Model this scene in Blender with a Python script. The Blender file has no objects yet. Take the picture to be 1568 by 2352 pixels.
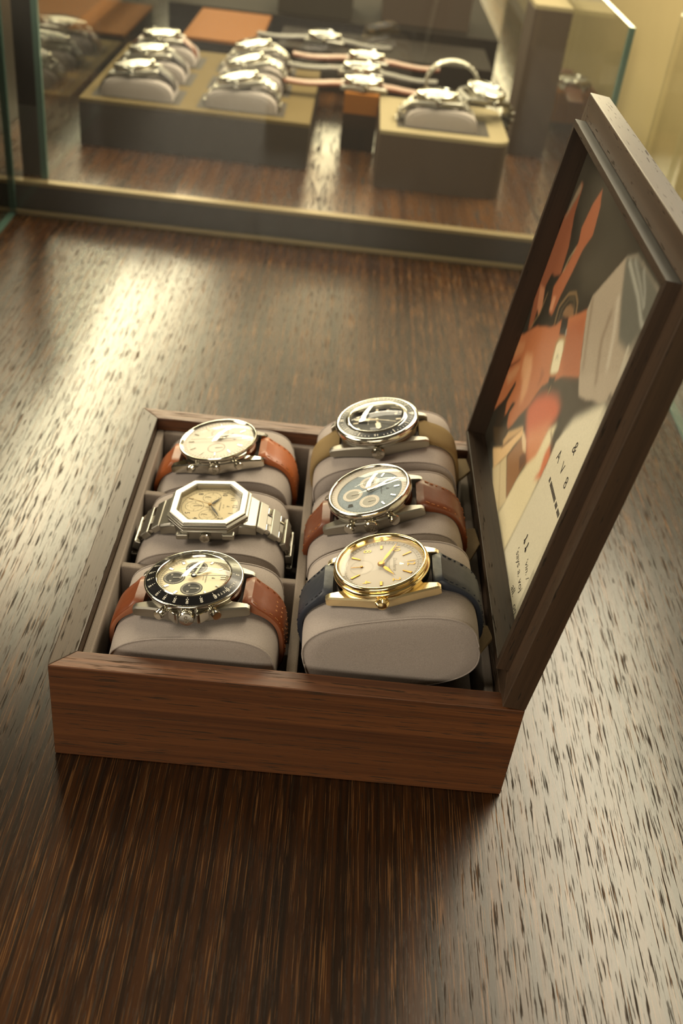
import bpy, bmesh, math, random
import numpy as np
from mathutils import Matrix, Vector
random.seed(4); rng = np.random.default_rng(4)
U = 0.001                                   # all shapes are written in millimetres
SC = bpy.context.scene; COL = SC.collection
def lin(c): 
    return tuple(((v/255)/12.92 if v/255 <= .04045 else ((v/255+.055)/1.055)**2.4) for v in c) + (1.,)

# ------------------------------------------------------------------ camera, world, lamps, exposure
cam = bpy.data.cameras.new('camera'); co = bpy.data.objects.new('camera', cam); COL.objects.link(co)
co.location = (.09384, -.29043, .34823); co.rotation_euler = (.9454, -.1048, .0304)
cam.sensor_fit = 'VERTICAL'; cam.sensor_height = 36; cam.sensor_width = 24; cam.lens = 36.236
cam.clip_start = .01; cam.clip_end = 50
cam.dof.use_dof = True; cam.dof.focus_distance = .425; cam.dof.aperture_fstop = 11.5
SC.camera = co
W = bpy.data.worlds.new('world'); SC.world = W; W.use_nodes = True
W.node_tree.nodes['Background'].inputs[0].default_value = (1, .80, .52, 1); W.node_tree.nodes['Background'].inputs[1].default_value = .10
def area(name, loc, target, sx, sy, radiance, col):
    l = bpy.data.lights.new(name, 'AREA'); l.shape = 'RECTANGLE'; l.size = sx; l.size_y = sy
    l.energy = radiance*sx*sy*math.pi*4; l.color = col
    o = bpy.data.objects.new(name, l); COL.objects.link(o); o.location = loc
    d = Vector(target)-Vector(loc); o.rotation_euler = d.to_track_quat('-Z', 'Y').to_euler()
    return o
WARM = (1, .88, .63)
a = area('ceiling_strip_lamp', (-.60, 2.9, 1.2), (-.60, 2.9, 0), .13, 2.8, 14, (1, .86, .56)); a.rotation_euler = (0, -.25, 0)
a = area('ceiling_panel_lamp', (.80, 1.05, 1.2), (.80, 1.05, 0), .5, 1.2, 4.6, (1, .87, .62)); a.rotation_euler = (0, .3, 0)
area('shop_front_lamp', (-.25, -1.3, .55), (.05, 0, .05), 1.0, .5, 1.6, (1, .88, .68))
area('side_wall_lamp', (-1.0, .05, .66), (.1, .1, .05), .7, .5, 3.1, (1, .88, .68))
area('shop_back_lamp', (.1, 4.3, .98), (.1, 0, .98), 2.6, .62, 3.0, (1, .84, .50))
area('shop_back_lamp', (.1, 4.3, 1.75), (.1, 0, 1.75), 2.6, .85, .4, (1, .82, .50))  # dim upper band, added only to lighten the rear of the table
area('wall_fill_lamp', (.362, .60, .40), (.40, .60, .12), .02, 1.1, 4, WARM)  # unseen strip added to fill the lid's shadow on the right wall
area('display_case_lamp', (.08, .80, .52), (.08, .80, 0), .36, .22, 2.2, WARM)
SC.view_settings.view_transform = 'Standard'; SC.view_settings.look = 'None'
SC.view_settings.exposure = .14; SC.view_settings.gamma = 1; SC.view_settings.use_curve_mapping = False
try:
    SC.cycles.max_bounces = 10; SC.cycles.transparent_max_bounces = 24; SC.cycles.caustics_reflective = False; SC.cycles.caustics_refractive = False
    SC.cycles.sample_clamp_indirect = 6
except Exception: pass

# ------------------------------------------------------------------ materials
MATS = {}
def newmat(name):
    m = bpy.data.materials.new(name); m.use_nodes = True; MATS[name] = m
    nt = m.node_tree; return m, nt, nt.nodes['Principled BSDF']
def N(nt, t, **k):
    n = nt.nodes.new(t)
    for a, v in k.items(): setattr(n, a, v)
    return n
def plain(name, col, rough=.5, metal=0, spec=.5, noise=0, nscale=400, bump=0, sheen=0, coat=0):
    m, nt, p = newmat(name)
    p.inputs['Base Color'].default_value = lin(col); p.inputs['Roughness'].default_value = rough; p.inputs['Metallic'].default_value = metal
    p.inputs['Specular IOR Level'].default_value = spec
    if sheen: p.inputs['Sheen Weight'].default_value = sheen; p.inputs['Sheen Roughness'].default_value = .5; p.inputs['Sheen Tint'].default_value = lin(col)
    if coat: p.inputs['Coat Weight'].default_value = coat; p.inputs['Coat Roughness'].default_value = .12
    if noise or bump:
        tc = N(nt, 'ShaderNodeTexCoord'); nz = N(nt, 'ShaderNodeTexNoise'); nz.inputs['Scale'].default_value = nscale; nz.inputs['Detail'].default_value = 4
        nt.links.new(tc.outputs['Object'], nz.inputs['Vector'])
        if noise:
            mx = N(nt, 'ShaderNodeMix', data_type='RGBA'); L = lin(col)
            mx.inputs[6].default_value = tuple(max(0, v*(1-noise)) for v in L[:3])+(1,); mx.inputs[7].default_value = tuple(min(1, v*(1+noise)) for v in L[:3])+(1,)
            nt.links.new(nz.outputs[0], mx.inputs[0]); nt.links.new(mx.outputs[2], p.inputs['Base Color'])
        if bump:
            b = N(nt, 'ShaderNodeBump'); b.inputs['Strength'].default_value = bump; b.inputs['Distance'].default_value = .0004
            nt.links.new(nz.outputs[0], b.inputs['Height']); nt.links.new(b.outputs[0], p.inputs['Normal'])
    return m
def brushed(name, col, rough=.3, axis=0):
    m, nt, p = newmat(name); p.inputs['Metallic'].default_value = 1; p.inputs['Base Color'].default_value = lin(col)
    tc = N(nt, 'ShaderNodeTexCoord'); mp = N(nt, 'ShaderNodeMapping'); s = [6000, 6000, 6000]; s[axis] = 150; mp.inputs['Scale'].default_value = s
    nz = N(nt, 'ShaderNodeTexNoise'); nz.inputs['Scale'].default_value = 1; mr = N(nt, 'ShaderNodeMapRange'); mr.inputs[3].default_value = rough*.92; mr.inputs[4].default_value = rough*1.1
    nt.links.new(tc.outputs['Object'], mp.inputs[0]); nt.links.new(mp.outputs[0], nz.inputs[0]); nt.links.new(nz.outputs[0], mr.inputs[0]); nt.links.new(mr.outputs[0], p.inputs['Roughness'])
    return m
def glass(name, ior=1.5, tint=(1, 1, 1, 1), rough=0.0, veil=0):
    m, nt, p = newmat(name); nt.nodes.remove(p)
    out = nt.nodes['Material Output']; tr = N(nt, 'ShaderNodeBsdfTransparent'); tr.inputs[0].default_value = tint
    gl = N(nt, 'ShaderNodeBsdfGlossy'); gl.inputs['Roughness'].default_value = rough; mx = N(nt, 'ShaderNodeMixShader'); lk = nt.links.new
    f0 = ((ior-1)/(ior+1))**2; ge = N(nt, 'ShaderNodeNewGeometry'); dt = N(nt, 'ShaderNodeVectorMath', operation='DOT_PRODUCT'); lk(ge.outputs['Normal'], dt.inputs[0]); lk(ge.outputs['Incoming'], dt.inputs[1])
    def mth(op, x, y=0):                    # mirror share of thin glass (Schlick), the same from both sides
        n = N(nt, 'ShaderNodeMath', operation=op)
        for i, v in enumerate((x, y)):
            if isinstance(v, (int, float)): n.inputs[i].default_value = v
            else: lk(v, n.inputs[i])
        return n.outputs[0]
    p5 = mth('POWER', mth('SUBTRACT', 1, mth('ABSOLUTE', dt.outputs['Value'])), 5)
    lk(mth('ADD', f0, mth('MULTIPLY', 1-f0, p5)), mx.inputs[0]); lk(tr.outputs[0], mx.inputs[1]); lk(gl.outputs[0], mx.inputs[2])
    if veil:                                    # a thin film of pale diffuse that puts the view's soft haze into the pane
        df = N(nt, 'ShaderNodeBsdfDiffuse'); df.inputs[0].default_value = (.8, .8, .78, 1); m2 = N(nt, 'ShaderNodeMixShader'); m2.inputs[0].default_value = veil
        lk(mx.outputs[0], m2.inputs[1]); lk(df.outputs[0], m2.inputs[2]); lk(m2.outputs[0], out.inputs[0])
    else: lk(mx.outputs[0], out.inputs[0])
    return m
def wood(name, axis, dark, light, pore=(.02, .012, .007), cross=420, along=38, rough=.34, bump=.35, band=70, fleck=0, spec=.5, thr=.56, clu=.10, bc=.14):
    m, nt, p = newmat(name); lk = nt.links.new
    tc = N(nt, 'ShaderNodeTexCoord')
    def nz(c, a, detail=3, dist=0, rgh=.55):
        mp = N(nt, 'ShaderNodeMapping'); s = [c, c, c]; s[axis] = a; mp.inputs['Scale'].default_value = s
        n = N(nt, 'ShaderNodeTexNoise'); n.inputs['Scale'].default_value = 1; n.inputs['Detail'].default_value = detail; n.inputs['Distortion'].default_value = dist; n.inputs['Roughness'].default_value = rgh
        lk(tc.outputs['Object'], mp.inputs[0]); lk(mp.outputs[0], n.inputs['Vector']); return n.outputs[0]
    def rmp(x, a, b, c=0, d=1):
        r = N(nt, 'ShaderNodeMapRange'); r.inputs[1].default_value = a; r.inputs[2].default_value = b; r.inputs[3].default_value = c; r.inputs[4].default_value = d
        lk(x, r.inputs[0]); return r.outputs[0]
    def mth(op, x, y):
        n = N(nt, 'ShaderNodeMath', operation=op)
        for i, v in enumerate((x, y)):
            if isinstance(v, (int, float)): n.inputs[i].default_value = v
            else: lk(v, n.inputs[i])
        return n.outputs[0]
    bands = rmp(nz(band, 1.6, 3, .3), .5-bc, .5+bc); fib = rmp(nz(cross*2.6, along*.35, 3), .3, .7)
    clus = rmp(nz(band*1.9, 3.0, 2, .4), .38, .60, -clu, clu)
    pr = mth('ADD', nz(cross, along, 3, .15), clus); pores = rmp(pr, thr, thr+.07)
    mix1 = N(nt, 'ShaderNodeMix', data_type='RGBA'); mix1.inputs[6].default_value = lin(dark); mix1.inputs[7].default_value = lin(light)
    lk(mth('ADD', mth('MULTIPLY', bands, .6), mth('MULTIPLY', fib, .4)), mix1.inputs[0])
    mix2 = N(nt, 'ShaderNodeMix', data_type='RGBA'); mix2.inputs[7].default_value = tuple(pore)+(1,)
    lk(pores, mix2.inputs[0]); lk(mix1.outputs[2], mix2.inputs[6])
    col = mix2.outputs[2]
    if fleck:  # pale flecks painted into the colour where the grain would catch light
        fl = rmp(mth('ADD', nz(cross*1.5, along*.5, 2, .1), clus), .60, .66)
        mix3 = N(nt, 'ShaderNodeMix', data_type='RGBA'); mix3.inputs[7].default_value = lin((150, 105, 62))
        lk(mth('MULTIPLY', fl, fleck), mix3.inputs[0]); lk(col, mix3.inputs[6]); col = mix3.outputs[2]
    lk(col, p.inputs['Base Color'])
    lk(rmp(pores, 0, 1, rough, min(1, rough+.35)), p.inputs['Roughness'])
    lk(rmp(pores, 0, 1, spec, spec*.3), p.inputs['Specular IOR Level'])
    h = mth('SUBTRACT', mth('MULTIPLY', fib, .25), mth('MULTIPLY', pores, 1.0))
    b = N(nt, 'ShaderNodeBump'); b.inputs['Strength'].default_value = bump; b.inputs['Distance'].default_value = .0003
    lk(h, b.inputs['Height']); lk(b.outputs[0], p.inputs['Normal'])
    return m
TABLE = wood('dark_oak_table', 1, (20, 13, 8), (62, 36, 16), bc=.07, cross=1450, along=60, rough=.26, bump=.07, band=290, fleck=.4, spec=.46, thr=.57, clu=.055)
FLOOR2 = wood('oak_case_floor', 1, (40, 25, 15), (84, 55, 31), cross=620, along=40, rough=.24, bump=.06, band=90, clu=.06)
WX = wood('box_wood_x', 0, (64, 37, 22), (112, 69, 39), pore=(.045, .025, .014), cross=1300, along=60, rough=.42, bump=.10, band=260, thr=.58, clu=.05)
WY = wood('box_wood_y', 1, (47, 36, 27), (70, 53, 39), pore=(.02, .014, .009), cross=1000, along=90, rough=.36, bump=.10, band=180, thr=.62, clu=.06, spec=.35)
WX2 = wood('lid_wood_x', 0, (47, 36, 27), (70, 53, 39), pore=(.02, .014, .009), cross=1000, along=90, rough=.36, bump=.10, band=180, thr=.62, clu=.06)
LIPX = wood('lip_wood_x', 0, (34, 26, 20), (56, 43, 32), pore=(.012, .009, .006), cross=1000, along=90, rough=.46, bump=.08, band=180, thr=.64, clu=.05, spec=.22)
LIPY = wood('lip_wood_y', 1, (34, 26, 20), (56, 43, 32), pore=(.012, .009, .006), cross=1000, along=90, rough=.46, bump=.08, band=180, thr=.64, clu=.05, spec=.22)
LIPDARK = plain('lip_side_black', (30, 25, 21), .6)
SUEDE = plain('taupe_suede', (155, 145, 138), .95, spec=.15, noise=.32, nscale=2600, bump=.4, sheen=.35)
SUEDE2 = plain('lining_suede', (134, 123, 113), .95, spec=.15, noise=.32, nscale=2600, bump=.4, sheen=.3)
STEEL = plain('polished_steel', (196, 192, 180), .11, 1); BRUSH = brushed('brushed_steel', (158, 154, 144), .36, 0)
GOLDN = plain('deep_gold', (150, 104, 36), .3, .8); GOLD = plain('polished_gold', (242, 218, 160), .10, 1); GOLDB = brushed('brushed_gold', (250, 230, 182), .26, 0)
CRYST = glass('domed_crystal', 1.5); FLATC = glass('coated_crystal', 1.12)
BLACK = plain('black_enamel', (14, 14, 16), .22, coat=.2); NAVYI = plain('navy_insert', (12, 18, 28), .25, spec=.3); BLKDIAL = plain('black_dial', (18, 18, 20), .5, spec=.2)
INK = plain('dark_print', (46, 40, 34), .6); WHITE = plain('white_print', (226, 220, 205), .6); LUME = plain('lume', (226, 214, 186), .6)
GOLDINK = plain('gold_print', (150, 118, 60), .5); GREYINK = plain('grey_print', (120, 110, 92), .6)
OCTD = plain('buff_dial', (196, 182, 146), .6, spec=.15); PALE = plain('pale_dial', (198, 189, 174), .55, spec=.2, noise=.05, nscale=3000); CREAM = plain('cream_dial', (224, 212, 180), .6, spec=.15); IVORY = plain('ivory_dial', (222, 206, 166), .5, noise=.04, nscale=3000); SILVERD = plain('silver_dial', (216, 208, 192), .6, spec=.15, noise=.03, nscale=3000)
SLATE = plain('slate_dial', (116, 130, 137), .55, noise=.5, nscale=1800, bump=.3); SILV = plain('silver_ring', (205, 200, 188), .3, .7); DARKSUB = plain('dark_subdial', (70, 68, 62), .35, .4)
TAN = plain('tan_leather', (150, 78, 34), .40, noise=.14, nscale=500, bump=.18, coat=.1); BROWN = plain('brown_leather', (100, 48, 20), .44, noise=.2, nscale=350, bump=.2, coat=.1)
COGNAC = plain('cognac_leather', (116, 56, 22), .42, noise=.14, nscale=420, bump=.18, coat=.1); NAVY = plain('navy_leather', (30, 35, 46), .48, noise=.2, nscale=420, bump=.22)
EDGE = plain('raw_leather_edge', (140, 84, 54), .7); THREAD = plain('tan_thread', (160, 100, 54), .8); NTHREAD = plain('navy_thread', (26, 28, 36), .8); LININGL = plain('strap_lining', (120, 98, 62), .85, noise=.15, nscale=900)
DLEATH = plain('dark_leather', (50, 42, 36), .5)
def fabric(name, c1, c2):
    m, nt, p = newmat(name); tc = N(nt, 'ShaderNodeTexCoord'); wv = N(nt, 'ShaderNodeTexWave'); wv.inputs['Scale'].default_value = 520; wv.inputs['Distortion'].default_value = 1.5; wv.inputs['Detail Scale'].default_value = 900
    wv.bands_direction = 'DIAGONAL'; mx = N(nt, 'ShaderNodeMix', data_type='RGBA'); mx.inputs[6].default_value = lin(c1); mx.inputs[7].default_value = lin(c2); b = N(nt, 'ShaderNodeBump'); b.inputs['Strength'].default_value = .7; b.inputs['Distance'].default_value = .0005
    nt.links.new(tc.outputs['Object'], wv.inputs['Vector']); nt.links.new(wv.outputs[1], mx.inputs[0]); nt.links.new(mx.outputs[2], p.inputs['Base Color']); nt.links.new(wv.outputs[1], b.inputs['Height']); nt.links.new(b.outputs[0], p.inputs['Normal']); p.inputs['Roughness'].default_value = .9; p.inputs['Specular IOR Level'].default_value = .2
    return m
KHAKI = fabric('khaki_nylon', (118, 98, 64), (168, 142, 98))
PANE = glass('clear_pane', 1.45, (.97, .985, .97, 1)); HAZED = glass('hazed_pane', 1.45, (.97, .985, .97, 1), veil=.022); TEAL = plain('glass_edge', (78, 104, 94), .25)
DARKM = plain('dark_bronze', (52, 45, 36), .42, .1); BRASSY = plain('dull_brass', (136, 118, 84), .38, .45)
BEIGE = plain('beige_panel', (164, 144, 98), .8, noise=.05, nscale=30); TRAYT = plain('tray_beige', (98, 84, 56), .95, spec=.05, noise=.08, nscale=900); TRAYC = plain('tray_cream', (140, 127, 98), .95, spec=.05, noise=.05, nscale=900)
DKBOX = plain('dark_display_board', (56, 49, 40), .7, spec=.12, noise=.06, nscale=60); DKBOX2 = plain('brown_display_board', (70, 57, 46), .6, spec=.2, noise=.06, nscale=60); BLACKB = plain('black_block', (34, 28, 22), .8, spec=.06)
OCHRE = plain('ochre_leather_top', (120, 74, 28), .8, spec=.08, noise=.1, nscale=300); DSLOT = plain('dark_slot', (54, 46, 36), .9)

# ------------------------------------------------------------------ mesh helpers
class MB:
    def __init__(s): s.v = []; s.f = []; s.m = []; s.flat = False
    def add(s, v, f, m=0, M=None):
        o = len(s.v)
        s.v += [tuple(M @ Vector(p)) for p in v] if M is not None else [tuple(p) for p in v]
        s.f += [tuple(i+o for i in q) for q in f]; s.m += [m]*len(f); return s
    def box(s, x0, x1, y0, y1, z0, z1, m=0, M=None):
        v = [(x, y, z) for z in (z0, z1) for y in (y0, y1) for x in (x0, x1)]
        return s.add(v, [(0, 2, 3, 1), (4, 5, 7, 6), (0, 1, 5, 4), (2, 6, 7, 3), (0, 4, 6, 2), (1, 3, 7, 5)], m, M)
    def rings(s, rs, m=0, M=None, cap=True, close=False):
        n = len(rs[0]); v = [p for r in rs for p in r]; f = []
        K = len(rs)
        for k in range(K if close else K-1):
            a, b = k*n, ((k+1) % K)*n
            for i in range(n): j = (i+1) % n; f.append((a+i, a+j, b+j, b+i))
        if cap and not close: f += [tuple(range(n))[::-1], tuple((K-1)*n+i for i in range(n))]
        return s.add(v, f, m, M)
    def lathe(s, prof, seg=96, m=0, M=None, closed=False, flute=0, cap=True):
        rs = []
        for r, z in prof:
            rs.append([(r*(1-(flute if i % 2 else 0))*math.cos(2*math.pi*i/seg), r*(1-(flute if i % 2 else 0))*math.sin(2*math.pi*i/seg), z) for i in range(seg)])
        return s.rings(rs, m, M, cap=cap and not closed, close=closed)
    def prism(s, poly, z0, z1, m=0, M=None):
        return s.rings([[(x, y, z0) for x, y in poly], [(x, y, z1) for x, y in poly]], m, M)
    def tube(s, pts, r, seg=8, m=0, M=None, close=False):
        P = [Vector(p) for p in pts]; rs = []; n = len(P); up = Vector((0, 0, 1))
        for i in range(n):
            t = (P[(i+1) % n]-P[i-1]) if close else (P[min(i+1, n-1)]-P[max(i-1, 0)])
            t.normalize(); a = t.cross(up)
            if a.length < .05: a = t.cross(Vector((0, 1, 0)))
            a.normalize(); b = a.cross(t)
            rs.append([tuple(P[i]+r*(math.cos(2*math.pi*k/seg)*a+math.sin(2*math.pi*k/seg)*b)) for k in range(seg)])
        return s.rings(rs, m, M, cap=not close, close=close)
    def text(s, body, size, m=0, M=None, depth=.02, shear=0, z=0, xs=1, font=None):
        v, f = glyph(body, shear)
        n = len(v); 
        if not n: return s
        o = [(x*size*xs, y*size, z+depth) for x, y in v]
        return s.add(o, f, m, M)
GC = {}
def glyph(body, shear=0):
    k = (body, shear)
    if k not in GC:
        c = bpy.data.curves.new('g', 'FONT'); c.body = body; c.align_x = 'CENTER'; c.align_y = 'CENTER'; c.size = 1; c.shear = shear; c.resolution_u = 4; c.fill_mode = 'FRONT'
        o = bpy.data.objects.new('g', c); COL.objects.link(o)
        me = bpy.data.meshes.new_from_object(o.evaluated_get(bpy.context.evaluated_depsgraph_get()))
        GC[k] = ([(p.co.x, p.co.y) for p in me.vertices], [tuple(q.vertices) for q in me.polygons])
        bpy.data.objects.remove(o); bpy.data.curves.remove(c); bpy.data.meshes.remove(me)
    return GC[k]
def obj(name, mb, mats, parent=None, smooth=35, bevel=0, loc=None, recalc=True, **tags):
    me = bpy.data.meshes.new(name)
    me.from_pydata([(x*U, y*U, z*U) for x, y, z in mb.v], [], mb.f); 
    mats = mats if isinstance(mats, (list, tuple)) else [mats]
    for m in mats: me.materials.append(m)
    me.polygons.foreach_set('material_index', mb.m)
    if recalc:
        b = bmesh.new(); b.from_mesh(me); bmesh.ops.recalc_face_normals(b, faces=b.faces); b.to_mesh(me); b.free()
    if smooth:
        me.polygons.foreach_set('use_smooth', [True]*len(me.polygons)); me.set_sharp_from_angle(angle=math.radians(smooth))
    me.update()
    o = bpy.data.objects.new(name, me); COL.objects.link(o)
    if bevel:
        bv = o.modifiers.new('bevel', 'BEVEL'); bv.width = bevel*U; bv.segments = 2; bv.limit_method = 'ANGLE'; bv.angle_limit = math.radians(40)
    if parent: o.parent = parent
    if loc: o.location = [c*U for c in loc]
    for k, v in tags.items(): o[k] = v
    return o
def empty(name, label, category, M=None, group=None):
    o = bpy.data.objects.new(name, None); COL.objects.link(o); o.empty_display_size = .02
    o['label'] = label; o['category'] = category
    if group: o['group'] = group
    if M is not None: o.matrix_world = M
    return o
def tag(o, label, category, group=None):
    o['label'] = label; o['category'] = category
    if group: o['group'] = group
    return o
def mm(M):                                   # a millimetre matrix as a scene matrix
    M = M.copy(); M.translation = M.translation*U; return M
def board_ring(mb, x0, x1, y0, y1, w, z0, z1, mx=0, my=1):
    """four mitred boards; boards along x take material mx, boards along y material my"""
    o = [(x0, y0), (x1, y0), (x1, y1), (x0, y1)]; i = [(x0+w, y0+w), (x1-w, y0+w), (x1-w, y1-w), (x0+w, y1-w)]
    for k in range(4):
        j = (k+1) % 4; mb.prism([o[k], o[j], i[j], i[k]], z0, z1, mx if k % 2 == 0 else my)
def frame_mat(C, tau, sig):
    t, g = math.radians(tau), math.radians(sig)
    X = Vector((math.cos(t), 0, math.sin(t))); Y = Vector((0, math.cos(g), math.sin(g))); Z = X.cross(Y).normalized(); Y = Z.cross(X)
    M = Matrix.Identity(4)
    for i in range(3): M[i][0], M[i][1], M[i][2], M[i][3] = X[i], Y[i], Z[i], C[i]
    return M

# ------------------------------------------------------------------ the show table and the two glass cases
case1 = empty('display_case', 'glass walled case with dark oak floor in which the open watch box stands', 'display case')
m = MB(); m.box(-900, 900, -420, 2420, -22, 0); obj('oak_floor', m, TABLE, case1)
def pane(name, x0, x1, y0, y1, z0, z1, parent, mat=PANE): 
    m = MB(); m.box(x0, x1, y0, y1, z0, z1); return obj(name, m, mat, parent, smooth=0)
g = pane('left_pane', -191, -186, 240, 596, .5, 260, case1); m = MB(); m.box(-191.2, -185.8, 240, 592, .2, 2); m.box(-191, -186, 594, 599, 0, 260); obj('pane_edge', m, TEAL, g, smooth=0, label='green edge of the glass')
g = pane('right_pane', 348, 353, -80, 600, .5, 240, case1); m = MB(); m.box(347.8, 353.2, -80, 600, .2, 2.2); obj('pane_edge', m, TEAL, g, smooth=0, label='green edge of the glass')
g = pane('back_pane', -185, 347, 593, 597, .5, 300, case1, HAZED)
m = MB(); m.box(-234, 397, 596, 601, 0, 3.5); obj('bottom_rail', m, BRASSY, case1, smooth=0, bevel=.6)

case2 = empty('display_case', 'second glass case behind the watch box with raised floor full of small watch displays', 'display case')
m = MB(); m.box(-234, 397, 603, 614, 0, 25); obj('plinth', m, DARKM, case2, smooth=0)
m = MB(); m.box(-234, 397, 600, 610, 24.5, 28.6); obj('top_rail', m, BRASSY, case2, smooth=0, bevel=.6)
m = MB(); m.box(-234, 397, 610, 2399, .2, 28); obj('oak_floor', m, FLOOR2, case2)
g = pane('left_pane', -166, -161, 616, 1400, 28.2, 205, case2); m = MB(); m.box(-166.2, -160.8, 612, 616, 28, 205); obj('pane_edge', m, TEAL, g, smooth=0, label='green edge of the glass')
g = pane('right_pane', 314, 318, 616, 1400, 28.2, 205, case2); m = MB(); m.box(313.8, 318.2, 611, 616, 28, 205); obj('pane_edge', m, TEAL, g, smooth=0, label='green edge of the glass')
m = MB(); m.box(-184, -168, 618, 630, 88, 215); m.box(-184, -168, 618, 630, 28, 88, 1); obj('corner_post', m, [BLACKB, DARKM], case2, smooth=0)
m = MB(); m.box(398, 412, -420, 2400, .2, 230); o = obj('wall_right', m, BEIGE, smooth=0); o['kind'] = 'structure'
m = MB(); m.box(-250, -235, -420, 2400, .2, 190); o = obj('wall_left', m, DARKM, smooth=0); o['kind'] = 'structure'
m = MB(); m.box(-3000, 3000, 4400, 4420, -22, 2600); o = obj('wall_back', m, BEIGE, smooth=0); o['kind'] = 'structure'

# ------------------------------------------------------------------ the open watch box
BW, BD, BH, BT = 190, 202.5, 51.8, 9.45
box = empty('watch_box', 'open dark wood watch box with six watches on grey cushions', 'watch box')
m = MB(); board_ring(m, 0, BW, 0, BD, BT, .4, BH); m.box(BT, BW-BT, BT, BD-BT, 1, 5)
obj('box_body', m, [WX, WY], box, smooth=0, bevel=.35)
m = MB(); i0, i1, j0, j1 = BT+.1, BW-BT-.1, BT+.1, BD-BT-.1; lw = 4
for a in ((i0, i0+lw, j0, j1), (i1-lw, i1, j0, j1), (i0+lw, i1-lw, j0, j0+lw), (i0+lw, i1-lw, j1-lw, j1)): m.box(*a, 5.2, 45)
m.box(i0+lw, i1-lw, j0+lw, j1-lw, 5.1, 7)
obj('lining', m, SUEDE2, box, smooth=0, bevel=.8)
m = MB(); m.box(93.4, 98.0, j0+lw, j1-lw, 7, 45.5); obj('center_divider', m, SUEDE2, box, smooth=0, bevel=.9)
DY = (75.0, 133.0)
for y in DY: m = MB(); m.box(i0+lw, i1-lw, y-2, y+2, 7, 44.6); obj('cross_divider', m, SUEDE2, box, smooth=0, bevel=.9)

# the lid: local axes are (up the lid, away from the viewer, out of its inner face)
la = math.radians(6.83); T, lip, s = 9.44, 5.05, 10.23
u_ = Vector((math.sin(la), 0, math.cos(la))); n_ = Vector((-math.cos(la), 0, math.sin(la)))
LM = Matrix.Identity(4)
for i in range(3): LM[i][0] = u_[i]; LM[i][1] = (0, 1, 0)[i]; LM[i][2] = n_[i]; LM[i][3] = (Vector((BW, 0, BH))+n_*T)[i]
m = MB(); board_ring(m, 0, BW, 0, BD, s, -T, 0); m.box(s-.01, BW-s+.01, s-.01, BD-s+.01, -T, -6)
lid = obj('lid', m, [WX2, WY], box, smooth=0, bevel=.35); lid.matrix_local = mm(LM)
m = MB(); board_ring(m, s, BW-s, s, BD-s, 3, -6, lip-.01)
for k, f in enumerate(m.f):                                  # outer sides of the lip towards the lid's ends take a near-black tone
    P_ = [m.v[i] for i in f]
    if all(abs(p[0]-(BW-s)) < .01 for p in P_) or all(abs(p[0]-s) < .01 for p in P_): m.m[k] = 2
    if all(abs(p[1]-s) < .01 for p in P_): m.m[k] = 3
obj('inner_lip', m, [LIPX, LIPY, LIPDARK, WX2], lid, smooth=0, bevel=.25)

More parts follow.
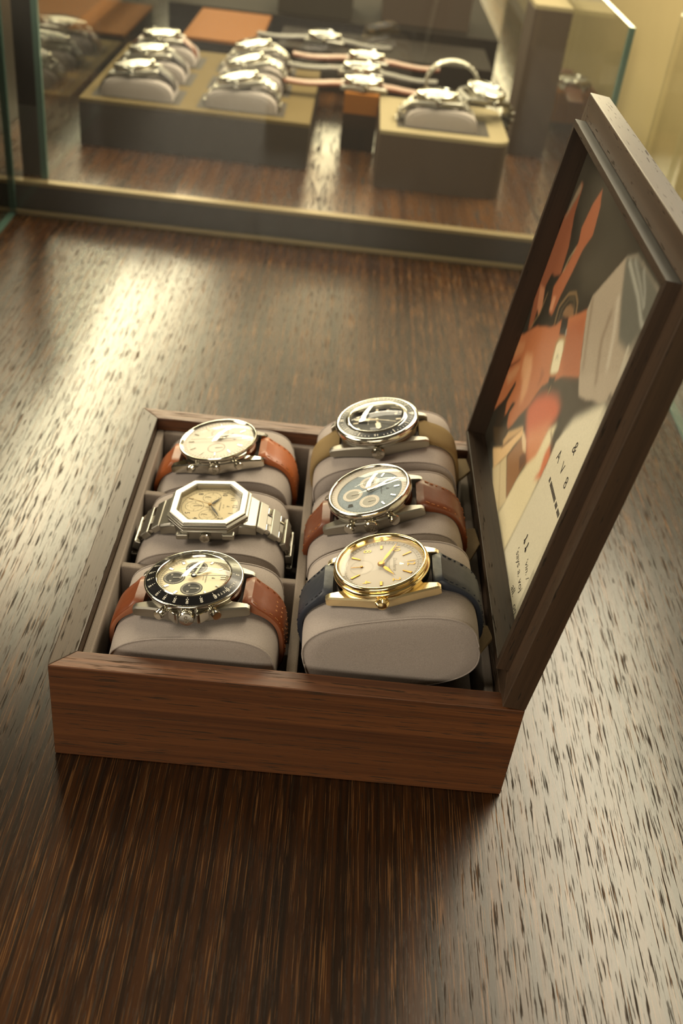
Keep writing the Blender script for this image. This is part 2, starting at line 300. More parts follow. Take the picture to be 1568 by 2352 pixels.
# printed card inside the lid: a painted sheet (u = up the lid, v = across it)
PICS = [
('p',[(165.3,189.3),(166.8,145.2),(165.6,72.9),(159.0,83.7),(134.6,103.9),(127.5,116.8),(146.4,167.1),(148.1,201.0)],(66,58,45),3,0),
('p',[(156.5,181.8),(150.0,179.4),(132.9,192.5),(112.4,191.2),(95.4,190.3),(81.2,180.8),(85.6,175.1),(99.3,178.5),(107.1,177.7),(114.1,175.1),(115.4,168.7),(119.7,160.4),(132.2,163.7),(143.9,173.9),(156.1,177.0)],(150,72,42),0.8,0),
('p',[(165.4,145.6),(156.6,151.4),(144.4,154.7),(139.2,151.0),(128.3,154.7),(111.6,164.1),(102.4,155.7),(103.9,149.6),(114.6,148.1),(127.4,144.0),(140.0,140.9),(148.8,134.7),(159.1,139.1)],(172,82,46),0.8,0),
('p',[(102.7,187.5),(105.0,177.4),(98.4,170.7),(93.5,171.4),(94.4,179.2)],(195,112,72),0.6,0),
('p',[(109.6,159.1),(111.3,153.8),(104.9,152.1),(103.1,157.4)],(205,125,85),0.5,0),
('p',[(156.1,181.0),(151.9,183.7),(142.0,186.7),(136.4,186.9),(145.7,182.2),(154.3,176.8)],(150,122,92),1,0),
('l',[(103.1,140.7),(110.9,143.8),(120.7,136.8),(125.3,127.1),(124.1,119.8),(119.1,114.9)],(160,118,70),0,1.0),
('l',[(105.2,136.6),(112.4,138.4),(120.0,133.1),(122.7,127.2),(119.9,118.8)],(120,95,60),0,0.6),
('p',[(111.7,134.7),(115.7,133.5),(119.6,128.1),(120.4,122.0),(117.7,117.7),(112.2,129.3)],(140,95,58),0.6,0),
('l',[(106.1,170.0),(96.2,170.4),(82.5,178.3)],(170,130,80),0,0.6),
('l',[(136.2,152.0),(129.0,156.3),(122.2,157.7)],(205,170,120),0,0.6),
('p',[(92.3,108.4),(98.8,100.7),(105.4,88.2),(109.2,80.8),(104.6,73.3),(110.4,57.9),(115.6,46.7),(112.8,48.0),(101.8,65.6),(95.6,71.6),(87.2,73.1),(79.3,73.3),(73.4,75.5),(76.0,81.9),(88.0,81.4),(89.5,88.2),(89.6,98.4),(81.8,114.8),(72.0,128.8),(79.7,124.7),(87.0,116.8)],(62,50,37),1,0),
('p',[(62.7,133.4),(73.9,125.5),(83.6,111.8),(89.6,98.4),(90.1,88.0),(84.2,88.6),(73.9,94.4),(63.5,97.8),(53.4,103.1),(55.8,118.4)],(208,66,36),2.2,0),
('p',[(58.2,119.9),(71.5,103.2),(80.9,92.2),(66.2,89.3),(59.3,89.7),(51.1,93.3),(51.8,105.4)],(225,130,85),3,0),
('p',[(11.6,139.5),(13.9,113.6),(13.5,86.2),(17.2,85.6),(34.9,82.0),(46.3,80.0),(61.0,78.8),(70.0,81.4),(80.2,84.7),(84.4,84.4),(76.4,92.2),(61.2,94.8),(51.9,102.3),(39.0,108.7),(25.7,112.1),(15.7,114.9)],(243,220,168),1,0),
('p',[(15.6,153.2),(25.7,143.1),(33.7,137.4),(24.7,111.3),(14.2,116.9),(12.3,137.0)],(222,192,138),0.4,0),
('l',[(25.5,143.4),(14.7,116.2)],(160,120,75),0,0.6),
('p',[(33.8,135.6),(52.2,124.7),(54.6,117.0),(50.6,105.7),(25.1,112.3)],(165,108,66),0.4,0),
('p',[(45.8,117.4),(52.7,111.5),(51.2,105.5),(43.1,109.4)],(122,82,62),0.4,0),
('p',[(24.6,179.1),(41.2,152.2),(32.7,152.2),(29.9,152.3),(24.6,158.9),(22.7,167.2)],(78,58,36),0.5,0),
('p',[(19.9,165.4),(30.6,149.7),(38.2,142.8),(55.0,129.0),(54.4,123.6),(44.0,131.3),(34.8,136.5),(25.8,143.7),(16.5,151.1)],(238,184,118),0.6,0),
('l',[(29.5,150.9),(38.3,143.0),(54.0,129.9)],(140,80,40),0.4,1.2),
('p',[(32.7,152.2),(40.2,148.8),(54.4,130.9),(55.8,127.7),(49.7,132.7),(38.6,143.9),(31.8,149.1)],(215,162,100),0.6,0),
('p',[(52.2,124.7),(55.1,125.7),(55.8,116.7),(52.7,109.9),(50.6,116.3)],(238,196,146),0.4,0),
('p',[(75.2,83.3),(72.6,76.8),(66.2,77.4),(60.7,77.9),(54.4,85.8),(61.3,82.6),(69.1,84.9)],(226,108,70),1,0),
('l',[(78.1,88.0),(75.0,74.5)],(120,80,60),0.4,1.2),
('p',[(115.7,46.9),(119.9,41.8),(101.4,38.3),(86.0,40.7),(64.0,72.6),(79.3,73.3),(87.2,73.1),(96.7,68.1),(105.7,57.9)],(230,214,178),1.5,0),
('p',[(102.7,56.5),(95.7,41.0),(66.5,40.6),(23.6,42.1),(13.0,41.9),(14.0,85.6),(34.9,82.0),(61.8,77.7),(72.6,76.8),(79.4,77.4),(87.9,72.3)],(230,214,178),0.5,0),
('p',[(85.3,173.6),(89.6,167.4),(96.7,152.9),(99.8,145.4),(104.4,138.3),(109.4,133.0),(116.2,122.4),(122.5,112.4),(128.8,103.4),(124.5,99.6),(115.6,91.0),(109.2,80.8),(105.4,88.2),(98.8,100.7),(92.3,108.4),(87.0,116.8),(79.7,124.7),(73.5,128.4),(66.8,131.6),(61.7,135.1),(54.1,141.5),(45.7,146.8),(40.3,151.4),(40.0,156.1),(44.6,159.4),(53.6,155.2),(50.3,160.8),(40.9,164.5),(37.5,167.9),(42.4,172.1),(56.3,168.4),(58.2,168.7),(43.0,176.8),(31.3,187.5),(25.0,192.2),(33.2,193.8),(50.2,193.9),(65.6,196.1),(71.9,188.6),(72.7,193.4),(76.1,185.5),(80.8,179.6)],(190,94,48),0.4,0),
('p',[(111.0,123.2),(126.0,102.9),(116.1,92.0),(109.1,82.0),(99.0,101.2),(103.0,117.4)],(176,80,40),1.5,0),
('p',[(73.7,169.2),(79.1,156.6),(74.7,148.9),(66.4,143.9),(58.7,145.4),(57.6,149.4),(64.3,156.6),(65.7,165.5),(70.2,168.7)],(216,142,92),1.5,0),
('p',[(50.4,188.6),(61.3,178.2),(67.1,169.7),(59.4,172.3),(49.6,180.5)],(206,126,76),1,0),
('p',[(61.6,195.0),(69.1,190.5),(76.5,177.1),(72.2,174.5),(62.3,186.2)],(202,116,66),1,0),
('p',[(58.2,168.7),(44.2,174.8),(33.1,180.9),(26.6,178.0),(31.2,168.3),(39.5,165.7),(44.6,170.6),(57.4,166.5)],(58,46,34),0.5,0),
('p',[(54.9,191.3),(68.6,174.1),(67.1,174.6),(55.6,187.7)],(120,60,34),0.5,0),
('p',[(84.0,136.1),(85.2,127.4),(78.4,129.2),(76.0,131.2),(81.6,131.8)],(160,75,40),1,0),
('p',[(110.8,133.0),(115.0,124.4),(108.7,117.9),(104.6,128.2)],(34,30,26),0.3,0),
('l',[(110.7,120.9),(108.7,118.5)],(225,215,190),0,0.7),
('p',[(88.0,119.2),(93.0,110.2),(90.1,110.2),(85.5,109.4),(83.6,111.8),(86.6,117.6)],(40,32,26),0.3,0),
('l',[(87.1,111.6),(83.6,111.8)],(190,140,80),0,1),
('p',[(104.1,127.0),(107.5,121.5),(108.7,117.9),(107.7,115.5),(95.8,110.2),(93.4,111.4),(89.9,116.8),(88.7,121.1),(91.0,123.2),(100.5,128.7)],(172,126,74),0.2,0),
('p',[(102.7,125.4),(105.4,121.5),(106.4,118.2),(104.1,115.2),(96.4,110.0),(93.9,112.4),(90.7,117.1),(90.2,120.0),(92.7,122.0),(100.1,126.1)],(234,216,170),0.2,0),
('l',[(96.8,119.6),(98.8,119.9),(98.8,116.9)],(60,45,30),0,0.5),
('p',[(159.6,83.6),(134.6,103.9),(128.2,104.0),(111.7,85.2),(105.6,74.9),(127.2,36.9),(154.6,39.8),(166.2,38.9),(165.3,72.3)],(172,150,124),0.4,0),
('p',[(109.1,82.0),(104.6,73.3),(108.2,63.5),(112.2,56.6),(115.2,48.2),(120.1,42.2),(128.7,42.0),(131.8,44.0)],(178,156,130),0.4,0),
('p',[(159.6,83.6),(165.9,70.9),(166.2,38.9),(152.0,39.6),(140.5,42.3),(138.1,56.0),(148.4,71.0)],(104,100,86),1,0),
('l',[(160.2,78.0),(156.5,55.5),(151.9,40.8)],(165,160,142),0.6,2),
('l',[(162.9,72.8),(159.8,58.1),(156.6,45.9)],(150,146,130),0.6,1.5),
('l',[(164.3,60.4),(160.4,50.7),(156.6,45.9)],(150,146,130),0.6,1.5),
('l',[(134.0,102.6),(125.3,94.0),(112.9,80.6)],(138,114,90),1,2),
('l',[(140.5,75.2),(129.4,73.3),(117.5,60.6)],(140,116,92),1,2.5),
('l',[(147.0,73.9),(137.5,63.2),(126.6,55.3)],(200,182,156),1,2.5),
('l',[(141.4,44.0),(128.9,40.3)],(192,178,152),0.8,2)
]
du = .55; pu0, pu1, pv0, pv1 = s+3, BW-s-3, s+3, BD-s-3
nu, nv = int((pu1-pu0)/du), int((pv1-pv0)/du)
uu = pu0+(np.arange(nu)+.5)*(pu1-pu0)/nu; vv = pv0+(np.arange(nv)+.5)*(pv1-pv0)/nv
UU, VV = np.meshgrid(uu, vv, indexing='ij'); img = np.zeros((nu, nv, 3)); img[:] = lin((50, 44, 34))[:3]
def inside(poly):
    r = np.zeros(UU.shape, bool); n = len(poly)
    for k in range(n):
        (x0, y0), (x1, y1) = poly[k], poly[(k+1) % n]
        if y0 == y1: continue
        r ^= ((y0 > VV) != (y1 > VV)) & (UU < (x1-x0)*(VV-y0)/(y1-y0)+x0)
    return r.astype(float)
def stroke(pts, w):
    d = np.full(UU.shape, 1e9)
    for (x0, y0), (x1, y1) in zip(pts, pts[1:]):
        L2 = (x1-x0)**2+(y1-y0)**2+1e-9; t = np.clip(((UU-x0)*(x1-x0)+(VV-y0)*(y1-y0))/L2, 0, 1)
        d = np.minimum(d, np.hypot(UU-x0-t*(x1-x0), VV-y0-t*(y1-y0)))
    return np.clip(.5+(w/2-d)/du, 0, 1)
def blur(a, r):
    k = int(round(r/du))
    for _ in range(2):
        if k < 1: break
        for ax in (0, 1):
            p = np.pad(a, [(k+1, k) if i == ax else (0, 0) for i in (0, 1)], mode='edge'); c = np.cumsum(p, ax)
            n = a.shape[ax]; a = (np.take(c, range(2*k+1, 2*k+1+n), ax)-np.take(c, range(0, n), ax))/(2*k+1)
    return a
for kind, pts, col, bl, w in PICS:
    a = inside(pts) if kind == 'p' else stroke(pts, w)
    a = blur(a, max(bl, .3))[..., None]; img = img*(1-a)+np.array(lin(col)[:3])*a
kf = int((42-pv0)/du); img[:, :kf] = img[:, kf:kf+1]
img = .84*img+.16*img.mean(-1, keepdims=True); img[..., 1] += .07*np.maximum(0, img[..., 0]-img[..., 1]); img *= np.array([.80, .84, .88]); img *= 1+.03*rng.standard_normal(img.shape[:2])[..., None]
ue = np.linspace(pu0, pu1, nu+1); ve = np.linspace(pv0, pv1, nv+1)
vs = [(x, y, -5.0) for x in ue for y in ve]; fs = [(i*(nv+1)+j, (i+1)*(nv+1)+j, (i+1)*(nv+1)+j+1, i*(nv+1)+j+1) for i in range(nu) for j in range(nv)]
pm, nt, pb = newmat('printed_card'); ca = N(nt, 'ShaderNodeVertexColor'); ca.layer_name = 'print'; nt.links.new(ca.outputs[0], pb.inputs['Base Color'])
pb.inputs['Roughness'].default_value = .30; pb.inputs['Specular IOR Level'].default_value = .55
m = MB(); m.add(vs, fs); card = obj('picture_card', m, pm, lid, smooth=0, recalc=False, label='printed card with hands, wristwatch and grey sleeve')
at = card.data.color_attributes.new('print', 'FLOAT_COLOR', 'CORNER'); c4 = np.ones((nu*nv, 4, 4), np.float32); c4[:, :, :3] = np.clip(img, 0, 1).reshape(-1, 1, 3); at.data.foreach_set('color', c4.ravel())
# printed lettering: reads towards the viewer, upright along the lid
def lm(u, v, rot=0): return Matrix(((0, 1, 0, u), (-1, 0, 0, v), (0, 0, 1, -4.96), (0, 0, 0, 1))) @ Matrix.Rotation(rot, 4, 'Z')
m = MB()
for ch, u, v in (('A', 79.2, 67), ('V', 79.2, 57.6), ('8', 79.0, 47.6)): m.text(ch, 7.6, 0, lm(u, v), .01, xs=.85)
m.text('&', 8.5, 0, lm(92, 53.8), .01, shear=.3, xs=.8)
v = 67.0
while v > 41:
    w = random.choice((.9, 1.1, .7)); 
    if random.random() > .12: m.box(67-.15, 69.1, v-w, v, -4.97, -4.95)
    v -= w+.25
obj('heading_text', m, INK, lid, smooth=0, recalc=False)
for (u, v) in ((36.6, 65.2), (36.0, 60.2)):
    m = MB(); m.lathe([(1.1, 0), (1.1, .02)], 20, 0, Matrix.Translation((u-1.2, v, -4.97)))
    m.tube([(u-1.2+.55*k, v+.85-.022*(k-1)*(8-k)*2-.14*k, -4.96) for k in range(9)], .28, 4); obj('quote_mark', m, INK, lid, smooth=0, recalc=False)
m = MB()
m.text("'vin. /", 5.0, 0, lm(32.8, 49.6, -.26), .01, shear=.25)
m.text("'says a. voj", 5.8, 0, lm(25.6, 58.5, -.17), .01, shear=.25)
m.text('all.', 6, 0, lm(16.5, 55.0, -.05), .01, shear=.25); m.text('on', 5.6, 0, lm(15.2, 44.5, -.05), .01, shear=.25)
obj('quote_text', m, INK, lid, smooth=0, recalc=False)

# ------------------------------------------------------------------ cushions
def supere(a, b, n, k=72, d=0):
    P = []
    for i in range(k):
        t = 2*math.pi*i/k; c, sn = math.cos(t), math.sin(t)
        x = a*math.copysign(abs(c)**(2/n), c); z = b*math.copysign(abs(sn)**(2/n), sn)
        gx = abs(x/a)**(n-1)*math.copysign(1, x)/a; gz = abs(z/b)**(n-1)*math.copysign(1, z)/b; L = math.hypot(gx, gz) or 1
        P.append((x+d*gx/L, z+d*gz/L))
    return P
def cushion(label, M, a, b, L, group, n=3.0, half=False, proto=None):
    root = empty('watch_cushion', label, 'cushion', mm(M), group)
    prof = supere(a, b, n)
    if half: prof = [(x, max(z, 0)) for x, z in prof]
    def sec(y, k): return [(x*k, y, z*k) for x, z in prof]
    m = MB(); m.rings([sec(y, k) for y, k in ((-L/2+.9, .99), (-L/2+2.2, 1.0), (-L/4, 1.012), (0, 1.0), (L/4, 1.012), (L/2-2.2, 1.0), (L/2-.9, .99))], cap=False)
    obj('wrap', m, SUEDE, root, smooth=60)
    for sgn in (-1, 1):
        m = MB(); m.rings([sec(sgn*(L/2-.9), .985), sec(sgn*(L/2-.2), .955), sec(sgn*(L/2+.5), .80), sec(sgn*(L/2+.8), .4)], cap=True)
        e = obj('end_panel', m, SUEDE, root, smooth=60)
        m = MB(); m.tube([(x*.992, sgn*(L/2-.7), z*.992) for x, z in prof], .42, 6, close=True); obj('piping', m, SUEDE, e, smooth=60)
    return root

# ------------------------------------------------------------------ wristwatches
# local axes: X towards 12 o'clock (along the strap), -Y towards the crown, Z out of the dial; origin under the case
PA, PB = 36.0, 19.0
def D(k, r): a = math.radians(-30*k); return r*math.cos(a), r*math.sin(a)
def DM(k, r, z, rot=0):                     # text matrix, upright towards 12
    x, y = D(k, r); return Matrix.Translation((x, y, z)) @ Matrix.Rotation(-math.pi/2+rot, 4, 'Z')
def ticks(mb, r0, r1, n, w, z, m=0, skip=None, cx=0, cy=0, every=1):
    for i in range(0, n, every):
        if skip and i % skip == 0: continue
        a = 2*math.pi*i/n; c, sn = math.cos(a), math.sin(a)
        mb.add([(cx+r*c-q*sn, cy+r*sn+q*c, z) for r, q in ((r0, -w/2), (r1, -w/2), (r1, w/2), (r0, w/2))], [(0, 1, 2, 3)], m)
def ring(mb, r0, r1, z, m=0, cx=0, cy=0, seg=72):
    v = []; 
    for i in range(seg):
        a = 2*math.pi*i/seg; v += [(cx+r0*math.cos(a), cy+r0*math.sin(a), z), (cx+r1*math.cos(a), cy+r1*math.sin(a), z)]
    mb.add(v, [(2*i, 2*i+1, (2*i+3) % (2*seg), (2*i+2) % (2*seg)) for i in range(seg)], m)
def hand(name, root, k, length, w0, w1, tail, z, mat, shape='dauphine', cx=0, cy=0, hub=0, hubmat=None):
    a = math.radians(-30*k); M = Matrix.Translation((cx, cy, z)) @ Matrix.Rotation(a, 4, 'Z'); m = MB()
    if shape == 'dauphine': poly = [(-tail, -w1), (length*.12, -w0), (length, -w1*.25), (length, w1*.25), (length*.12, w0), (-tail, w1)]
    elif shape == 'leaf': poly = [(-tail, -w1), (length*.1, -w1), (length*.42, -w0), (length, -.04), (length, .04), (length*.42, w0), (length*.1, w1), (-tail, w1)]
    elif shape == 'sword': poly = [(-tail, -w1), (length*.3, -w1), (length*.34, -w0), (length*.86, -w0), (length, -w0*.3), (length, w0*.3), (length*.86, w0), (length*.34, w0), (length*.3, w1), (-tail, w1)]
    else: poly = [(-tail, -w0), (length, -w1), (length, w1), (-tail, w0)]
    m.prism(poly, 0, .22, 0, M)
    if hub: m.lathe([(hub, -.1), (hub, .35), (hub*.6, .5)], 24, 0, M)
    return obj(name, m, mat, root, smooth=0)
def lug_horns(mb, R, L, zt0, y_in=10.2, w=3.2, m=0):
    """case flanks that run on from the middle of the case into the four lugs"""
    Ro = R+.05; yt = y_in+w-.3; d = math.hypot(L, yt); th = math.atan2(yt, L)+math.acos(min(1, Ro/d)); xt, ytn = Ro*math.cos(th), Ro*math.sin(th)
    for sy in (1, -1):
        rs = []
        for i in range(-20, 21):
            t = abs(i)/20; x = L*t; e = t**2.2; sx = 1 if i >= 0 else -1
            zt = zt0*(1-e)+3.3*e+.5*math.sin(t*math.pi)*-.6; zb = .5*(1-e)-1.0*e
            if t == 1: zt -= .7; zb += .5
            yo = math.sqrt(Ro*Ro-x*x) if x <= xt else ytn+(yt-ytn)*(x-xt)/(L-xt)
            yi = y_in
            rs.append([(sx*x, sy*y, z) for y, z in ((yi, zb), (yo-.4, zb), (yo, zb+.4), (yo, zt-.7), (yo-.6, zt), (yi+.3, zt), (yi, zt-.3))])
        mb.rings(rs, m)
def strap_path(sx, hp=PB, a=PA, b=PB, n=3.0, start=20.6, zs=.1, stop=0.62):
    """inner face of one strap half: from the lug bar round the cushion to its underside"""
    full = [(x, z-b) for x, z in supere(a, b, n, 240, .5)]      # the cushion top sits at z = 0
    full = [p for p in full if p[0] >= 0]; full.sort(key=lambda p: math.atan2(-(p[1]+b), p[0]))   # from top round the side to the bottom
    i0 = next(i for i, p in enumerate(full) if p[0] > start+4.5)
    pts = [(start-.6, zs+.1), (start+2.0, zs-.6)]+full[i0::3]
    L = []
    tot = 0
    for i, p in enumerate(pts):
        if i: tot += math.dist(p, pts[i-1])
        if p[0] < a*stop and p[1] < -b: break
        L.append((sx*p[0], p[1]))
    return L
def strap(name, root, sx, mat, edge, thread, w0=19.6, w1=17, th0=4.6, th1=2.3, puff=8, stitch=True, holes=False, **k):
    P = strap_path(sx, **k); n = len(P); rs = []; tops = []; s_ = 0
    for i, (x, z) in enumerate(P):
        a, b_ = P[max(i-1, 0)], P[min(i+1, n-1)]; tx, tz = b_[0]-a[0], b_[1]-a[1]; l = math.hypot(tx, tz); tx /= l; tz /= l
        nx, nz = (-tz, tx) if sx > 0 else (tz, -tx)
        if i: s_ += math.dist(P[i], P[i-1])
        th = th1+(th0-th1)*math.exp(-(s_/puff)**2); w = w1+(w0-w1)*max(0, 1-s_/55); h = w/2; c = min(.5, th*.3)
        if i == 0: th *= .55
        def q(y, d, x=x, z=z, nx=nx, nz=nz): return (x+nx*d, y, z+nz*d)
        rs.append([q(-h+.2, 0), q(h-.2, 0), q(h, c), q(h, th-c*1.2), q(h-c, th-.15), q(h*.45, th+.12), q(-h*.45, th+.12), q(-h+c, th-.15), q(-h, th-c*1.2), q(-h, c)])
        tops.append((s_, q, h, th))
    m = MB(); m.rings(rs, 0)
    nn = 10
    for i, f in enumerate(m.f): 
        if len(f) == 4 and i % nn in (1, 2, 8, 9, 0): m.m[i] = 1
    o = obj(name, m, [mat, edge], root, smooth=50)
    if stitch:
        m = MB(); last = 3.5
        for (s0, q0, h0, t0), (s1, q1, h1, t1) in zip(tops, tops[1:]):
            while last < s1:
                if last >= s0:
                    for sy in (-1, 1):
                        f0 = (last-s0)/(s1-s0); f1 = min(1, (last+1.7-s0)/(s1-s0))
                        A = Vector(q0(sy*(h0-1.6), t0+.05)); B = Vector(q1(sy*(h1-1.6), t1+.05))
                        m.tube([tuple(A.lerp(B, f0)), tuple(A.lerp(B, f1))], .24, 5)
                last += 2.7
        obj('stitching', m, thread, o, smooth=0)
    if holes:
        m = MB()
        for sd in (14, 18, 22, 26, 30):
            c = min(tops, key=lambda t: abs(t[0]-sd))
            for yy in (-3, 0, 3): m.lathe([(.55, -.05), (.55, .06)], 10, 0, Matrix.Translation(c[1](yy, c[3]+.12)) @ Matrix.Rotation(math.radians(50 if sx > 0 else -50), 4, 'Y'))
        obj('perforation', m, THREAD, o, smooth=0)
    return o
def crown(root, R, r, l, mat, z=4.6, x=0, round_=False, mark=True):
    M = Matrix.Translation((x, -R+.6, z)) @ Matrix.Rotation(math.pi/2, 4, 'X')
    m = MB(); m.lathe([(r*.55, -.6), (r*.55, .8)], 32, 0, M)
    if round_: m.lathe([(r*.75, .7), (r, 1.2), (r*1.06, l*.45), (r*.98, l*.8), (r*.7, l+.3), (r*.3, l+.6), (.01, l+.6)], 56, 0, M, flute=.07)
    else: m.lathe([(r*.85, .7), (r, .95), (r, l-.5)], 64, 0, M, flute=.07); m.lathe([(r*.97, l-.5), (r*.9, l), (r*.55, l+.15), (.01, l+.15)], 40, 0, M)
    c = obj('crown', m, mat, root)
    if mark: m = MB(); m.text('&', r*1.5, 0, M @ Matrix.Translation((0, 0, l+.2)) @ Matrix.Rotation(.4, 4, 'Z'), .04, shear=.2); obj('crown_emblem', m, GREYINK, c, smooth=0, recalc=False)
    return c
def pusher(root, R, ang, mat, z=4.6, r=2.1, l=2.4, neck=2.0):
    M = Matrix.Rotation(math.radians(ang), 4, 'Z') @ Matrix.Translation((0, -R+.4, z)) @ Matrix.Rotation(math.pi/2, 4, 'X')
    m = MB(); m.lathe([(r*.8, -.4), (r*.8, .5), (r*.5, .7), (r*.5, neck), (r*.8, neck+.2), (r, neck+.5), (r, neck+l-.4), (r*.85, neck+l), (.01, neck+l)], 36, 0, M)
    return obj('pusher', m, mat, root)
def watch_root(name, label, M, group): return empty(name, label, 'watch', mm(M) if M is not None else None, group)
def case_round(root, R, h, L, mat, lugmat, bez=.55, lugw=3.2):
    m = MB(); hb = h*bez
    m.lathe([(.01, .05), (R-4, .05), (R-1.6, .5), (R-.6, 1.4), (R-.3, hb*.6), (R-.5, hb), (R-1.4, hb+.3), (R-4, hb+.3)], 96, 0)
    lug_horns(m, R, L, hb-.3, m=1, w=lugw)
    for sx in (1, -1): m.lathe([(.8, -10.3), (.8, 10.3)], 12, 0, Matrix.Translation((sx*(L-2.6), 0, -.2)) @ Matrix.Rotation(math.pi/2, 4, 'X'))
    return obj('case', m, [mat, lugmat], root)
def dial_disc(root, r, z, mat): m = MB(); m.lathe([(r, z-.5), (r, z), (.01, z)], 96); return obj('dial', m, mat, root)
def dome(root, r, z, rise, mat, name='crystal', side=0):
    m = MB(); pr = [(r, z-.6), (r, z)]
    if side: pr += [(r-.25, z+side*.6), (r-.9, z+side*.95)]
    r2 = r-(.9 if side else .2); z2 = z+side
    pr += [(r2*math.sqrt(1-t), z2+rise*t) for t in (0, .04, .1, .18, .28, .4, .52, .64, .76, .86, .94, .985, .9996)]
    m.lathe(pr, 96, cap=False); return obj(name, m, mat, root, smooth=60)

def watch_gold(M):
    w = watch_root('wristwatch', 'gold watch with pale dial and navy leather strap', M, GRP); R, h = 19.9, 10
    case_round(w, R, h, 23.6, GOLD, GOLDB)
    m = MB(); m.lathe([(R-.5, 5.5), (R+.1, 6.2), (R+.2, 6.9), (R-.3, 7.5), (R-.9, 7.7), (R-.5, 8.2), (R-.45, 9.2), (R-.9, 9.8), (R-1.5, 10), (R-2.0, 9.7), (R-2.3, 9.0), (R-2.9, 7.0)], 128, cap=False); obj('bezel', m, GOLD, w, smooth=60)
    zd = 7.0; d = dial_disc(w, R-2.5, zd, PALE)
    m = MB(); ring(m, 15.2, 15.35, zd+.03); ticks(m, 14.6, 15.3, 60, .16, zd+.03); ticks(m, 15.8, 16.6, 60, .35, zd+.03, skip=5); obj('minute_track', m, GREYINK, d, smooth=0, recalc=False)
    m = MB()
    for k, t in ((12, '12'), (2, '2'), (4, '4'), (8, '8'), (10, '10')): m.text(t, 4.8, 0, DM(k, 12.2, zd), .25, xs=.85)
    for k in (1, 5, 7, 11): m.prism([(10.2, -.2), (14.3, -.5), (14.3, .5), (10.2, .2)], zd, zd+.4, 0, Matrix.Rotation(math.radians(-30*k), 4, 'Z'))
    for k in (3, 9): m.prism([(11.2, -.5), (13.6, -.5), (13.6, .5), (11.2, .5)], zd, zd+.4, 0, Matrix.Rotation(math.radians(-30*k), 4, 'Z'))
    obj('hour_marking', m, GOLDN, d, smooth=0, recalc=False)
    m = MB(); m.text('Duisberie', 2.3, 0, DM(12, 5.6, zd), .03, shear=.35); m.text('WATCHMAKER', .75, 0, DM(12, 3.2, zd), .03); obj('lettering', m, GREYINK, d, smooth=0, recalc=False)
    m = MB(); m.text('&', 2.4, 0, DM(12, 8.3, zd), .06, shear=.3); obj('emblem', m, GOLD, d, smooth=0, recalc=False)
    m = MB(); ring(m, 4.4, 5.0, zd+.02, 0, -8.2); ticks(m, 4.45, 4.95, 60, .1, zd+.03, 1, cx=-8.2); obj('subdial', m, [PALE, GREYINK], d, smooth=0, recalc=False)
    hand('seconds_hand', w, 6, 4.4, .12, .06, .8, zd+.25, GOLDN, 'stick', -8.2, hub=.5)
    hand('hour_hand', w, 1.85, 9.2, .85, .25, 1.0, zd+.5, GOLDN, 'leaf'); hand('minute_hand', w, 9.88, 14.6, .75, .25, 1.0, zd+.85, GOLDN, 'leaf', hub=1.5)
    dome(w, R-2.3, 9.2, .25, FLATC); crown(w, R, 2.7, 3.4, GOLD, 4.0, round_=True)
    strap('strap', w, 1, NAVY, NAVY, NTHREAD, th0=5.0); strap('strap', w, -1, NAVY, NAVY, NTHREAD, th0=5.0)
    return w
